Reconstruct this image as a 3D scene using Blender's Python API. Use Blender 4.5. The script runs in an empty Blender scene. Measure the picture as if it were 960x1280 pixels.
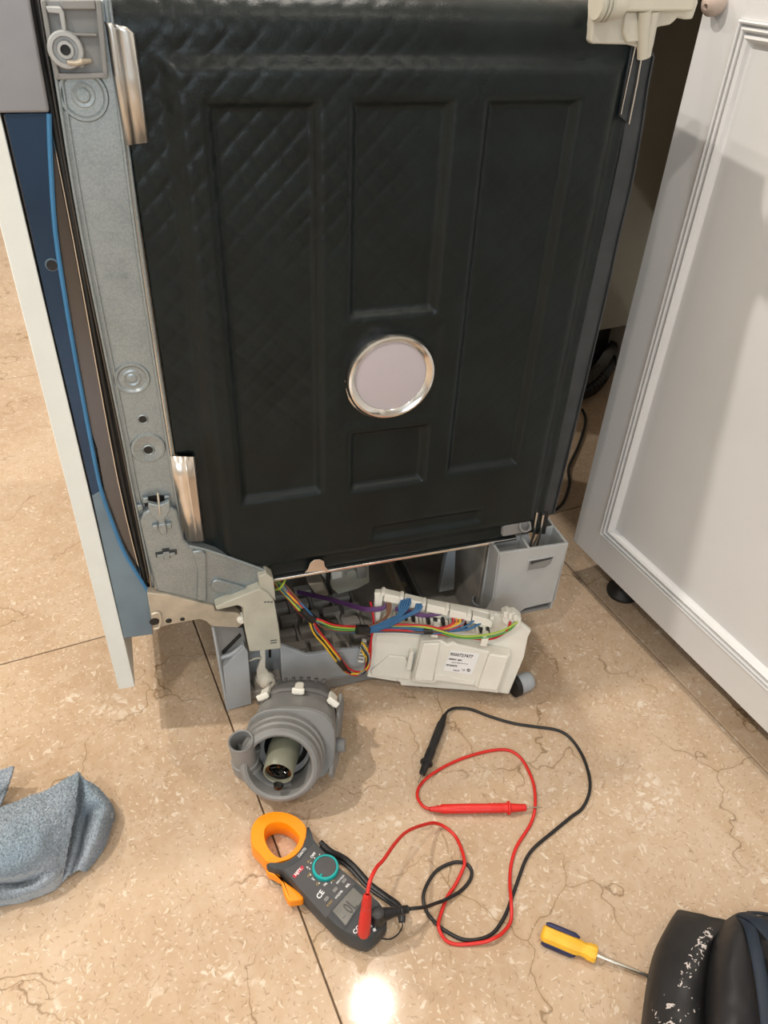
import bpy, bmesh, math, random
from math import sin, cos, pi, radians, sqrt
from mathutils import Vector, Matrix, noise

S = bpy.context.scene
COL = S.collection
random.seed(7)

# ------------------------------------------------------------------ camera
PITCH, ROLL, YAW, FPX = 0.650591578, 0.0514766168, -0.465519281, 961.4766
CAM_H = 0.90
_f0 = Vector((-sin(YAW), cos(YAW), 0)); _r0 = Vector((cos(YAW), sin(YAW), 0)); _u0 = Vector((0, 0, 1))
FWD = _f0 * cos(PITCH) - _u0 * sin(PITCH)
_up = _f0 * sin(PITCH) + _u0 * cos(PITCH)
RIGHT = _r0 * cos(ROLL) + _up * sin(ROLL)
UP = -_r0 * sin(ROLL) + _up * cos(ROLL)
EYE = Vector((0, 0, CAM_H))
cam_d = bpy.data.cameras.new('camera'); cam = bpy.data.objects.new('camera', cam_d); COL.objects.link(cam)
cam_d.sensor_fit = 'VERTICAL'; cam_d.sensor_height = 36.0; cam_d.lens = FPX / 1280 * 36.0
cam_d.clip_start = 0.02
m = Matrix.Identity(4)
for i in range(3):
    m[i][0] = RIGHT[i]; m[i][1] = UP[i]; m[i][2] = -FWD[i]; m[i][3] = EYE[i]
cam.matrix_world = m
S.camera = cam

# ------------------------------------------------------------------ light, world, exposure
S.view_settings.view_transform = 'Standard'; S.view_settings.look = 'None'
S.view_settings.gamma = 1.0; S.view_settings.use_curve_mapping = False
S.view_settings.exposure = 0.0
W = bpy.data.worlds.new('room_air'); S.world = W; W.use_nodes = True
W.node_tree.nodes['Background'].inputs[0].default_value = (0.75, 0.85, 1.0, 1)
W.node_tree.nodes['Background'].inputs[1].default_value = 0.25

def downlight(x, y, power, z=2.5, r=0.042, col=(1.0, 0.93, 0.84)):
    d = bpy.data.lights.new('ceiling_downlight', 'AREA'); d.shape = 'DISK'; d.size = 2 * r
    d.energy = power; d.color = col
    o = bpy.data.objects.new('ceiling_downlight', d); COL.objects.link(o); o.location = (x, y, z)
    return o
downlight(0.604, 1.084, 15, r=0.03)
downlight(0.604, -0.50, 8)
downlight(-1.10, 1.084, 42)
downlight(-1.10, -0.50, 20)
downlight(-1.10, 2.7, 36)
wd = bpy.data.lights.new('window_daylight', 'AREA'); wd.shape = 'RECTANGLE'; wd.size = 1.48; wd.size_y = 1.18
wd.energy = 34; wd.color = (0.80, 0.91, 1.0)
wo = bpy.data.objects.new('window_daylight', wd); COL.objects.link(wo)
wo.location = (-1.0, -2.52, 1.55); wo.rotation_euler = (radians(90), 0, 0)

# ------------------------------------------------------------------ measuring helpers: a sight line met with a real plane
def ray(px, py): return RIGHT * ((px - 480) / FPX) - UP * ((py - 640) / FPX) + FWD
def fl(px, py, z=0.0):
    d = ray(px, py); return EYE + d * ((z - CAM_H) / d.z)
def on_plane(px, py, o, n):
    d = ray(px, py); return EYE + d * ((o - EYE).dot(n) / d.dot(n))
DW_O = Vector((0.12593, 0.71593, 0.0)); DW_A = -0.13612
EX = Vector((cos(DW_A), sin(DW_A), 0)); EY = Vector((-sin(DW_A), cos(DW_A), 0))
def to_dw(P):
    p = P - DW_O; return Vector((p.dot(EX), p.dot(EY), p.z))
def D(px, py, y=0.0): return to_dw(on_plane(px, py, DW_O + EY * y, EY))
def Dz(px, py, z): return to_dw(fl(px, py, z))
def Dx(px, py, x): return to_dw(on_plane(px, py, DW_O + EX * x, EX))

# ------------------------------------------------------------------ materials
def mat(name, col, rough=0.5, metal=0.0, var=0.0, vscale=30, bump=0.0, bscale=200, trans=0.0, ior=1.45, coat=0.0, stretch=None, spec=0.5, col2=None):
    m = bpy.data.materials.new(name); m.use_nodes = True
    nt = m.node_tree; b = nt.nodes['Principled BSDF']
    b.inputs['Base Color'].default_value = (*col, 1); b.inputs['Roughness'].default_value = rough
    b.inputs['Metallic'].default_value = metal; b.inputs['IOR'].default_value = ior
    b.inputs['Transmission Weight'].default_value = trans; b.inputs['Coat Weight'].default_value = coat
    b.inputs['Specular IOR Level'].default_value = spec
    tc = nt.nodes.new('ShaderNodeTexCoord'); src = tc.outputs['Object']
    if stretch:
        mp = nt.nodes.new('ShaderNodeMapping'); mp.inputs['Scale'].default_value = stretch
        nt.links.new(src, mp.inputs[0]); src = mp.outputs[0]
    if var or col2:
        n = nt.nodes.new('ShaderNodeTexNoise'); n.inputs['Scale'].default_value = vscale; n.inputs['Detail'].default_value = 4
        nt.links.new(src, n.inputs['Vector'])
        r = nt.nodes.new('ShaderNodeValToRGB'); r.color_ramp.elements[0].position = 0.35; r.color_ramp.elements[1].position = 0.65
        a = tuple(max(0, c * (1 - var)) for c in col); c2 = col2 or tuple(min(1, c * (1 + var)) for c in col)
        r.color_ramp.elements[0].color = (*a, 1); r.color_ramp.elements[1].color = (*c2, 1)
        nt.links.new(n.outputs[0], r.inputs[0]); nt.links.new(r.outputs[0], b.inputs['Base Color'])
    if bump:
        n = nt.nodes.new('ShaderNodeTexNoise'); n.inputs['Scale'].default_value = bscale; n.inputs['Detail'].default_value = 3
        nt.links.new(src, n.inputs['Vector'])
        bp = nt.nodes.new('ShaderNodeBump'); bp.inputs['Strength'].default_value = bump; bp.inputs['Distance'].default_value = 0.002
        nt.links.new(n.outputs[0], bp.inputs['Height']); nt.links.new(bp.outputs[0], b.inputs['Normal'])
    return m

def marble_mat():
    m = bpy.data.materials.new('polished_cream_marble'); m.use_nodes = True
    nt = m.node_tree; N = nt.nodes; L = nt.links; b = N['Principled BSDF']
    b.inputs['Roughness'].default_value = 0.13; b.inputs['Specular IOR Level'].default_value = 0.5
    geo = N.new('ShaderNodeNewGeometry'); oi = N.new('ShaderNodeObjectInfo')
    sh = N.new('ShaderNodeVectorMath'); sh.operation = 'SCALE'; sh.inputs[3].default_value = 13.0
    cmb = N.new('ShaderNodeCombineXYZ'); L.new(oi.outputs['Random'], cmb.inputs[0]); L.new(oi.outputs['Random'], cmb.inputs[1])
    L.new(cmb.outputs[0], sh.inputs[0])
    ad = N.new('ShaderNodeVectorMath'); ad.operation = 'ADD'; L.new(geo.outputs['Position'], ad.inputs[0]); L.new(sh.outputs[0], ad.inputs[1])
    P = ad.outputs[0]
    def nz(scale, detail=4, dist=0.0, rough=0.5):
        n = N.new('ShaderNodeTexNoise'); n.inputs['Scale'].default_value = scale; n.inputs['Detail'].default_value = detail
        n.inputs['Distortion'].default_value = dist; n.inputs['Roughness'].default_value = rough; L.new(P, n.inputs['Vector']); return n
    def ramp(src, stops):
        r = N.new('ShaderNodeValToRGB'); e = r.color_ramp.elements
        while len(e) < len(stops): e.new(0.5)
        for k, (p, c) in enumerate(stops):
            e[k].position = p; e[k].color = (*c, 1) if len(c) == 3 else c
        L.new(src, r.inputs[0]); return r.outputs[0]
    def mix(fac, a, c2):
        x = N.new('ShaderNodeMix'); x.data_type = 'RGBA'
        L.new(fac, x.inputs[0]); L.new(a, x.inputs[6])
        if isinstance(c2, tuple): x.inputs[7].default_value = (*c2, 1)
        else: L.new(c2, x.inputs[7])
        return x.outputs[2]
    def mul(a, c2):
        x = N.new('ShaderNodeMath'); x.operation = 'MULTIPLY'; L.new(a, x.inputs[0])
        if isinstance(c2, float): x.inputs[1].default_value = c2
        else: L.new(c2, x.inputs[1])
        return x.outputs[0]
    g = lambda v: (v, v, v)
    def mth(op, a, c2=None):
        x = N.new('ShaderNodeMath'); x.operation = op
        for k, q in enumerate((a, c2)):
            if q is None: continue
            if isinstance(q, (int, float)): x.inputs[k].default_value = q
            else: L.new(q, x.inputs[k])
        return x.outputs[0]
    def warped(strength, scale, src=None, detail=3):
        n = nz(scale, detail); s = N.new('ShaderNodeVectorMath'); s.operation = 'SCALE'; s.inputs[3].default_value = strength
        c5 = N.new('ShaderNodeVectorMath'); c5.operation = 'SUBTRACT'; c5.inputs[1].default_value = (0.5, 0.5, 0.5); L.new(n.outputs[1], c5.inputs[0])
        L.new(c5.outputs[0], s.inputs[0]); a = N.new('ShaderNodeVectorMath'); a.operation = 'ADD'
        L.new(src or P, a.inputs[0]); L.new(s.outputs[0], a.inputs[1]); return a.outputs[0]
    def dashes(scale, length, width, keep, bend=0.0):
        """short strokes, one per cell, each turned its own way"""
        src = warped(bend, 70) if bend else P
        v = N.new('ShaderNodeTexVoronoi'); v.voronoi_dimensions = '2D'; v.inputs['Scale'].default_value = scale; L.new(src, v.inputs['Vector'])
        d = N.new('ShaderNodeVectorMath'); d.operation = 'SUBTRACT'; L.new(src, d.inputs[0]); L.new(v.outputs['Position'], d.inputs[1])
        sp = N.new('ShaderNodeSeparateColor'); L.new(v.outputs['Color'], sp.inputs[0])
        ro = N.new('ShaderNodeVectorRotate'); ro.rotation_type = 'Z_AXIS'; L.new(d.outputs[0], ro.inputs['Vector']); L.new(mth('MULTIPLY', sp.outputs[0], 6.283), ro.inputs['Angle'])
        sx = N.new('ShaderNodeSeparateXYZ'); L.new(ro.outputs[0], sx.inputs[0])
        k = mth('ADD', mth('MULTIPLY', sp.outputs[1], 0.9), 0.35)
        x2 = mth('DIVIDE', mth('ABSOLUTE', sx.outputs[0]), mth('MULTIPLY', k, length))
        y2 = mth('DIVIDE', mth('ABSOLUTE', sx.outputs[1]), mth('MULTIPLY', k, width))
        e = mth('ADD', mth('MULTIPLY', x2, x2), mth('MULTIPLY', y2, y2))
        m_ = ramp(e, [(0.45, g(1)), (1.0, g(0))])
        return mul(m_, mth('LESS_THAN', sp.outputs[2], keep))
    base = ramp(nz(4, 6, 0.6).outputs[0], [(0.30, (0.455, 0.320, 0.208)), (0.5, (0.525, 0.385, 0.262)), (0.72, (0.58, 0.448, 0.322))])
    base = mix(ramp(nz(38, 5, 0.8, 0.6).outputs[0], [(0.42, g(0)), (0.72, g(0.55))]), base, (0.60, 0.48, 0.37))
    base = mix(ramp(nz(120, 3, 0.5, 0.6).outputs[0], [(0.50, g(0)), (0.75, g(0.35))]), base, (0.44, 0.31, 0.20))
    # pale fossil chips: strokes everywhere, curls in clusters
    base = mix(mul(dashes(135, 0.0028, 0.0010, 0.50, 0.006), 0.50), base, (0.74, 0.64, 0.52))
    base = mix(mul(dashes(70, 0.0050, 0.0017, 0.32, 0.016), 0.55), base, (0.76, 0.67, 0.55))
    v2 = N.new('ShaderNodeTexVoronoi'); v2.feature = 'DISTANCE_TO_EDGE'; v2.inputs['Scale'].default_value = 62; L.new(warped(0.03, 45), v2.inputs['Vector'])
    big = mul(ramp(v2.outputs['Distance'], [(0.10, g(0)), (0.22, g(1))]), ramp(nz(11, 3, 0.8).outputs[0], [(0.63, g(0)), (0.70, g(0.65))]))
    base = mix(big, base, (0.77, 0.69, 0.58))
    # short brown flecks
    base = mix(mul(dashes(150, 0.0030, 0.0006, 0.50, 0.006), 0.60), base, (0.29, 0.19, 0.115))
    base = mix(mul(dashes(85, 0.0056, 0.0008, 0.25, 0.020), 0.50), base, (0.30, 0.20, 0.12))
    # long hair-line veins
    v4 = N.new('ShaderNodeTexVoronoi'); v4.feature = 'DISTANCE_TO_EDGE'; v4.inputs['Scale'].default_value = 4.2
    L.new(warped(0.030, 38, warped(0.24, 7)), v4.inputs['Vector'])
    vn = nz(5, 3).outputs[0]
    vein = mul(ramp(v4.outputs['Distance'], [(0.0, g(1)), (0.0065, g(0))]), ramp(vn, [(0.45, g(0.0)), (0.55, g(0.80))]))
    vein2 = mul(ramp(v4.outputs['Distance'], [(0.0, g(1)), (0.05, g(0))]), ramp(vn, [(0.50, g(0.0)), (0.62, g(0.30))]))
    base = mix(vein2, base, (0.42, 0.29, 0.16))
    base = mix(vein, base, (0.19, 0.115, 0.055))
    L.new(base, b.inputs['Base Color'])
    r = N.new('ShaderNodeMapRange'); r.inputs[3].default_value = 0.05; r.inputs[4].default_value = 0.10
    L.new(nz(14, 3).outputs[0], r.inputs[0]); L.new(r.outputs[0], b.inputs['Roughness'])
    return m

def galv_mat():
    m = mat('galvanised_steel', (0.42, 0.46, 0.48), 0.40, 0.65)
    nt = m.node_tree; b = nt.nodes['Principled BSDF']
    tc = nt.nodes.new('ShaderNodeTexCoord'); v = nt.nodes.new('ShaderNodeTexVoronoi'); v.inputs['Scale'].default_value = 650
    nt.links.new(tc.outputs['Object'], v.inputs['Vector'])
    n = nt.nodes.new('ShaderNodeTexNoise'); n.inputs['Scale'].default_value = 40; n.inputs['Detail'].default_value = 5
    nt.links.new(tc.outputs['Object'], n.inputs['Vector'])
    mx = nt.nodes.new('ShaderNodeMix'); mx.inputs[0].default_value = 0.55
    nt.links.new(v.outputs['Color'], mx.inputs[2]); nt.links.new(n.outputs[0], mx.inputs[3])
    r = nt.nodes.new('ShaderNodeValToRGB'); r.color_ramp.elements[0].position = 0.2; r.color_ramp.elements[1].position = 0.8
    r.color_ramp.elements[0].color = (0.26, 0.305, 0.325, 1); r.color_ramp.elements[1].color = (0.385, 0.43, 0.445, 1)
    nt.links.new(mx.outputs[0], r.inputs[0]); nt.links.new(r.outputs[0], b.inputs['Base Color'])
    return m

M = {}
M['marble'] = marble_mat()
M['grout'] = mat('tile_joint_grout', (0.20, 0.14, 0.09), 0.8, var=0.2)
M['cab'] = mat('satin_white_lacquer', (0.70, 0.70, 0.695), 0.32, var=0.02, vscale=6)
M['carcass'] = mat('beige_laminate_board', (0.34, 0.32, 0.27), 0.5, var=0.08, vscale=4)
M['stone'] = mat('pale_stone_worktop', (0.6, 0.55, 0.48), 0.25, var=0.1)
M['paint'] = mat('warm_white_wall_paint', (0.72, 0.70, 0.66), 0.8, var=0.02, vscale=3)
M['ceil'] = mat('white_ceiling_paint', (0.82, 0.81, 0.78), 0.85, var=0.02, vscale=3)
M['bitumen'] = mat('black_bitumen_mat', (0.0052, 0.0098, 0.0102), 0.38, var=0.25, vscale=18, bump=0.12, bscale=500, spec=0.35)
M['dark'] = mat('dark_steel_sheet', (0.035, 0.038, 0.04), 0.45, var=0.2)
M['flange'] = mat('dark_grey_rear_flange', (0.042, 0.048, 0.052), 0.4, 0.3, var=0.15)
M['galv'] = galv_mat()
M['stainless'] = mat('polished_stainless_steel', (0.72, 0.71, 0.69), 0.16, 1.0, var=0.03, vscale=12)
M['clip'] = mat('satin_steel_clip', (0.60, 0.60, 0.59), 0.30, 0.95, var=0.04, vscale=12)
M['brushed'] = mat('brushed_stainless_steel', (0.125, 0.122, 0.125), 0.22, 1.0, var=0.06, vscale=40, stretch=(1, 1, 0.05))
M['peach'] = mat('bare_steel_tab', (0.74, 0.68, 0.61), 0.28, 0.9, var=0.05)
M['film'] = mat('blue_film_on_steel', (0.022, 0.050, 0.100), 0.2, 0.3, var=0.15, vscale=8)
M['film_grey'] = mat('grey_blue_painted_door_side', (0.17, 0.24, 0.30), 0.35, 0.2, var=0.12, vscale=14)
M['film_edge'] = mat('bright_blue_film_edge', (0.05, 0.20, 0.40), 0.4, var=0.1)
M['whiteedge'] = mat('white_melamine_edge', (0.80, 0.83, 0.80), 0.35, var=0.02)
M['fascia'] = mat('grey_control_fascia', (0.27, 0.27, 0.285), 0.4, 0.2, var=0.04)
M['rubber'] = mat('black_rubber_seal', (0.014, 0.013, 0.012), 0.5, var=0.2)
M['grey'] = mat('grey_plastic', (0.42, 0.43, 0.43), 0.45, var=0.06, vscale=20, bump=0.05, bscale=300)
M['midgrey'] = mat('dull_grey_plastic', (0.245, 0.245, 0.24), 0.5, var=0.1, vscale=25)
M['basegrey'] = mat('pale_blue_grey_base_plastic', (0.40, 0.43, 0.46), 0.45, var=0.07, vscale=15)
M['tray'] = mat('dusty_dark_grey_tray', (0.40, 0.375, 0.34), 0.7, var=0.25, vscale=18)
M['beige'] = mat('aged_beige_plastic', (0.50, 0.49, 0.41), 0.5, var=0.08, vscale=35)
M['hinge'] = mat('dusty_beige_hinge_steel', (0.50, 0.44, 0.35), 0.5, 0.3, var=0.14, vscale=50)
M['white'] = mat('white_module_plastic', (0.80, 0.78, 0.70), 0.42, var=0.05, vscale=18)
M['label'] = mat('white_paper_label', (0.88, 0.88, 0.88), 0.5, var=0.01)
M['ink'] = mat('black_printing_ink', (0.02, 0.02, 0.02), 0.6, var=0.1)
M['whiteink'] = mat('white_printing_ink', (0.85, 0.85, 0.85), 0.6, var=0.02)
M['amber'] = mat('amber_printing_ink', (0.45, 0.30, 0.10), 0.6, var=0.02)
M['trans'] = mat('milky_translucent_plastic', (0.80, 0.77, 0.66), 0.3, trans=0.35, var=0.03)
M['lilac'] = mat('lilac_grey_cap_insert', (0.50, 0.45, 0.48), 0.45, var=0.03, vscale=4)
M['pump'] = mat('grey_pump_plastic', (0.22, 0.22, 0.215), 0.48, var=0.1, vscale=25, bump=0.04, bscale=250)
M['pumpdark'] = mat('dark_grey_motor_cover', (0.135, 0.132, 0.13), 0.6, var=0.15)
M['hub'] = mat('olive_grey_impeller_tube', (0.215, 0.22, 0.165), 0.4, var=0.08)
M['gloss'] = mat('wet_black_rubber', (0.006, 0.006, 0.006), 0.08, var=0.2)
M['orange'] = mat('orange_jaw_plastic', (0.96, 0.285, 0.0), 0.42, var=0.04)
M['meter'] = mat('charcoal_meter_plastic', (0.040, 0.044, 0.048), 0.5, var=0.08, bump=0.05, bscale=900)
M['meterface'] = mat('dark_grey_meter_face', (0.062, 0.060, 0.062), 0.5, var=0.06)
M['teal'] = mat('teal_dial_ring', (0.0, 0.34, 0.33), 0.4, var=0.05)
M['lcd'] = mat('unlit_grey_display', (0.115, 0.110, 0.095), 0.22, var=0.10, vscale=60)
M['lcdseg'] = mat('dark_display_segments', (0.045, 0.045, 0.04), 0.4, var=0.05)
M['button'] = mat('grey_rubber_button', (0.19, 0.185, 0.18), 0.5, var=0.05)
M['logored'] = mat('dark_red_badge', (0.45, 0.02, 0.04), 0.5, var=0.04)
M['red'] = mat('red_pvc', (0.62, 0.022, 0.016), 0.36, var=0.06)
M['black'] = mat('black_pvc', (0.014, 0.014, 0.015), 0.4, var=0.1)
M['steel'] = mat('bright_tool_steel', (0.62, 0.58, 0.50), 0.2, 1.0, var=0.05)
M['yellow'] = mat('yellow_handle_plastic', (0.86, 0.47, 0.035), 0.35, var=0.08, vscale=60, bump=0.2, bscale=500)
M['navy'] = mat('navy_handle_grip', (0.02, 0.022, 0.075), 0.45, var=0.08)
M['pink'] = mat('pinkish_beige_lump', (0.50, 0.40, 0.34), 0.45, var=0.12)
M['hose'] = mat('dusty_dark_grey_hose', (0.055, 0.050, 0.045), 0.6, var=0.2)
M['navybag'] = mat('navy_strap_webbing', (0.010, 0.020, 0.036), 0.6, var=0.1)
for nm, c in dict(wred=(0.55, 0.02, 0.03), wyellow=(0.75, 0.47, 0.03), wblue=(0.035, 0.13, 0.28), wgreen=(0.10, 0.36, 0.08), wlime=(0.38, 0.52, 0.06),
                  wblack=(0.015, 0.015, 0.015), wgrey=(0.20, 0.23, 0.27), wpurple=(0.11, 0.04, 0.15), wbrown=(0.17, 0.075, 0.04), wwhite=(0.6, 0.57, 0.5), worange=(0.68, 0.2, 0.03)).items():
    M[nm] = mat('wire_insulation_' + nm[1:], c, 0.4, var=0.05)

def cloth_mat(name, c1, c2, scale, bumps):
    m = mat(name, c1, 0.95, col2=c2, vscale=9, spec=0.15)
    nt = m.node_tree; b = nt.nodes['Principled BSDF']; b.inputs['Sheen Weight'].default_value = 0.5 if bumps > 0.5 else 0.1
    tc = nt.nodes.new('ShaderNodeTexCoord')
    n = nt.nodes.new('ShaderNodeTexNoise'); n.inputs['Scale'].default_value = scale; n.inputs['Detail'].default_value = 2
    nt.links.new(tc.outputs['Object'], n.inputs['Vector'])
    bp = nt.nodes.new('ShaderNodeBump'); bp.inputs['Strength'].default_value = bumps; bp.inputs['Distance'].default_value = 0.004
    nt.links.new(n.outputs[0], bp.inputs['Height']); nt.links.new(bp.outputs[0], b.inputs['Normal'])
    return m
M['bagplain'] = mat('black_nylon', (0.016, 0.016, 0.018), 0.5, bump=0.12, bscale=900, col2=(0.028, 0.028, 0.030), vscale=12)
M['terry'] = cloth_mat('blue_grey_terry', (0.25, 0.33, 0.40), (0.38, 0.425, 0.485), 330, 1.0)
def bag_mat():
    m = mat('worn_black_nylon', (0.017, 0.017, 0.018), 0.55, bump=0.12, bscale=900, col2=(0.028, 0.027, 0.028), vscale=12)
    nt = m.node_tree; N = nt.nodes; L = nt.links; b = N['Principled BSDF']
    tc = N.new('ShaderNodeTexCoord')
    # two bands of rubbed-off white print, laid in the bag's own coordinates
    def band(cx, cy, ang, length, width, scale, thr):
        mp = N.new('ShaderNodeMapping'); mp.vector_type = 'TEXTURE'
        mp.inputs['Location'].default_value = (cx, cy, 0); mp.inputs['Rotation'].default_value = (0, 0, ang); mp.inputs['Scale'].default_value = (length, width, 1)
        L.new(tc.outputs['Object'], mp.inputs[0])
        sp = N.new('ShaderNodeSeparateXYZ'); L.new(mp.outputs[0], sp.inputs[0])
        cb = N.new('ShaderNodeCombineXYZ'); L.new(sp.outputs[0], cb.inputs[0]); L.new(sp.outputs[1], cb.inputs[1])
        ln = N.new('ShaderNodeVectorMath'); ln.operation = 'LENGTH'; L.new(cb.outputs[0], ln.inputs[0])
        le = N.new('ShaderNodeMath'); le.operation = 'LESS_THAN'; le.inputs[1].default_value = 1.0; L.new(ln.outputs['Value'], le.inputs[0])
        n = N.new('ShaderNodeTexNoise'); n.inputs['Scale'].default_value = scale; n.inputs['Detail'].default_value = 1; n.inputs['Distortion'].default_value = 1.2
        L.new(tc.outputs['Object'], n.inputs['Vector'])
        gt = N.new('ShaderNodeMath'); gt.operation = 'GREATER_THAN'; gt.inputs[1].default_value = thr; L.new(n.outputs[0], gt.inputs[0])
        mu = N.new('ShaderNodeMath'); mu.operation = 'MULTIPLY'; L.new(le.outputs[0], mu.inputs[0]); L.new(gt.outputs[0], mu.inputs[1])
        return mu.outputs[0]
    return m, band, b, N, L

# ------------------------------------------------------------------ mesh helpers
def catmull(pts, n=6, closed=False):
    pts = [Vector(p) for p in pts]; out = []; k = len(pts)
    rng = range(k) if closed else range(k - 1)
    for i in rng:
        g = (lambda j: pts[j % k]) if closed else (lambda j: pts[max(0, min(k - 1, j))])
        p0, p1, p2, p3 = g(i - 1), g(i), g(i + 1), g(i + 2)
        for s in range(n):
            t = s / n
            out.append(0.5 * ((2 * p1) + (p2 - p0) * t + (2 * p0 - 5 * p1 + 4 * p2 - p3) * t * t + (3 * p1 - p0 - 3 * p2 + p3) * t ** 3))
    if not closed: out.append(pts[-1].copy())
    return out

class MB:
    def __init__(s): s.bm = bmesh.new()
    def prism(s, pts, vec, inset=0.0):
        vec = Vector(vec); pts = [Vector(p) for p in pts]
        c = sum(pts, Vector()) / len(pts)
        a = [s.bm.verts.new(p) for p in pts]
        b = [s.bm.verts.new(c + (p - c) * (1 + inset) + vec) for p in pts]
        s.bm.faces.new(a); s.bm.faces.new(b[::-1]); n = len(a)
        for i in range(n): s.bm.faces.new((a[i], b[i], b[(i + 1) % n], a[(i + 1) % n]))
        return s
    def ring(s, outer, inner, vec):
        vec = Vector(vec); n = len(outer)
        A = [s.bm.verts.new(p) for p in outer]; B = [s.bm.verts.new(p) for p in inner]
        C = [s.bm.verts.new(Vector(p) + vec) for p in outer]; E = [s.bm.verts.new(Vector(p) + vec) for p in inner]
        for i in range(n):
            j = (i + 1) % n
            s.bm.faces.new((A[i], A[j], B[j], B[i])); s.bm.faces.new((C[i], E[i], E[j], C[j]))
            s.bm.faces.new((A[i], C[i], C[j], A[j])); s.bm.faces.new((B[i], B[j], E[j], E[i]))
        return s
    def box(s, lo, hi, mtx=None):
        x0, y0, z0 = lo; x1, y1, z1 = hi
        v = [Vector(p) for p in ((x0, y0, z0), (x1, y0, z0), (x1, y1, z0), (x0, y1, z0), (x0, y0, z1), (x1, y0, z1), (x1, y1, z1), (x0, y1, z1))]
        if mtx: v = [mtx @ p for p in v]
        v = [s.bm.verts.new(p) for p in v]
        for f in ((0, 3, 2, 1), (4, 5, 6, 7), (0, 1, 5, 4), (1, 2, 6, 5), (2, 3, 7, 6), (3, 0, 4, 7)): s.bm.faces.new([v[i] for i in f])
        return s
    def tube(s, pts, r, seg=8, caps=True, flat=None):
        pts = [Vector(p) for p in pts]; n = len(pts)
        rr = r if isinstance(r, (list, tuple)) else [r] * n
        T = [(pts[min(n - 1, i + 1)] - pts[max(0, i - 1)]).normalized() for i in range(n)]
        u = T[0].orthogonal().normalized() if flat is None else Vector(flat)
        rings = []
        for i in range(n):
            u = (u - T[i] * u.dot(T[i])); u = u.normalized() if u.length > 1e-6 else T[i].orthogonal().normalized()
            w = T[i].cross(u); k = rr[i]; kx, ky = k if isinstance(k, tuple) else (k, k)
            rings.append([s.bm.verts.new(pts[i] + u * (kx * cos(2 * pi * j / seg)) + w * (ky * sin(2 * pi * j / seg))) for j in range(seg)])
        for i in range(n - 1):
            for j in range(seg): s.bm.faces.new((rings[i][j], rings[i][(j + 1) % seg], rings[i + 1][(j + 1) % seg], rings[i + 1][j]))
        if caps: s.bm.faces.new(rings[0][::-1]); s.bm.faces.new(rings[-1])
        return s
    def lathe(s, o, axis, prof, seg=32, close=False):
        o = Vector(o); a = Vector(axis).normalized(); u = a.orthogonal().normalized(); w = a.cross(u); rings = []
        for r, h in prof:
            if r < 1e-6: rings.append([s.bm.verts.new(o + a * h)])
            else: rings.append([s.bm.verts.new(o + a * h + u * (r * cos(2 * pi * j / seg)) + w * (r * sin(2 * pi * j / seg))) for j in range(seg)])
        L = len(rings)
        for i in range(L if close else L - 1):
            A, B = rings[i], rings[(i + 1) % L]
            for j in range(seg):
                k = (j + 1) % seg
                if len(A) == 1 and len(B) == 1: continue
                if len(A) == 1: s.bm.faces.new((A[0], B[k], B[j]))
                elif len(B) == 1: s.bm.faces.new((A[j], A[k], B[0]))
                else: s.bm.faces.new((A[j], A[k], B[k], B[j]))
        return s
    def grid(s, rows):
        V = [[s.bm.verts.new(p) for p in r] for r in rows]
        for i in range(len(V) - 1):
            for j in range(len(V[0]) - 1): s.bm.faces.new((V[i][j], V[i][j + 1], V[i + 1][j + 1], V[i + 1][j]))
        return s
    def build(s, name, material, parent=None, bevel=0.0, smooth=True, ang=38, seg=2, solid=0.0, recalc=True, offset=None, wn=False):
        if recalc: bmesh.ops.recalc_face_normals(s.bm, faces=s.bm.faces)
        if offset is not None:
            for v in s.bm.verts: v.co -= Vector(offset)
        me = bpy.data.meshes.new(name); s.bm.to_mesh(me); s.bm.free(); me.materials.append(material)
        if smooth:
            me.polygons.foreach_set('use_smooth', [True] * len(me.polygons)); me.set_sharp_from_angle(angle=radians(ang))
        o = bpy.data.objects.new(name, me); COL.objects.link(o)
        if parent is not None: o.parent = parent
        if solid:
            md = o.modifiers.new('solid', 'SOLIDIFY'); md.thickness = solid; md.offset = 0
        if bevel:
            md = o.modifiers.new('bevel', 'BEVEL'); md.width = bevel; md.segments = seg; md.limit_method = 'ANGLE'; md.angle_limit = radians(40)
            md.harden_normals = False
        return o

def empty(name, loc, rz=0.0):
    o = bpy.data.objects.new(name, None); COL.objects.link(o); o.location = loc; o.rotation_euler = (0, 0, rz); o.empty_display_size = 0.05
    return o
def tag(o, label, cat=None, group=None):
    o['label'] = label
    if cat: o['category'] = cat
    if group: o['group'] = group
    return o
def struct(o): o['kind'] = 'structure'; return o
def sheet(rows, n=5):
    R = [catmull(r, n) for r in rows]
    cols = [catmull([R[i][j] for i in range(len(R))], n) for j in range(len(R[0]))]
    return [[cols[j][i] for j in range(len(cols))] for i in range(len(cols[0]))]
def text_mesh(s, size, mtx, name, material, parent, extrude=0.00015, bold=0.0, sx=1.0):
    cu = bpy.data.curves.new('lettering', 'FONT'); cu.body = s; cu.size = size; cu.align_x = 'CENTER'; cu.align_y = 'CENTER'
    cu.extrude = extrude; cu.offset = bold; cu.resolution_u = 2
    t = bpy.data.objects.new('lettering', cu); COL.objects.link(t)
    dg = bpy.context.evaluated_depsgraph_get(); me = bpy.data.meshes.new_from_object(t.evaluated_get(dg))
    bpy.data.objects.remove(t); bpy.data.curves.remove(cu)
    me.transform(mtx @ Matrix.Diagonal((sx, 1, 1, 1))); me.materials.clear(); me.materials.append(material)
    o = bpy.data.objects.new(name, me); COL.objects.link(o); o.parent = parent
    return o

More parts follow.
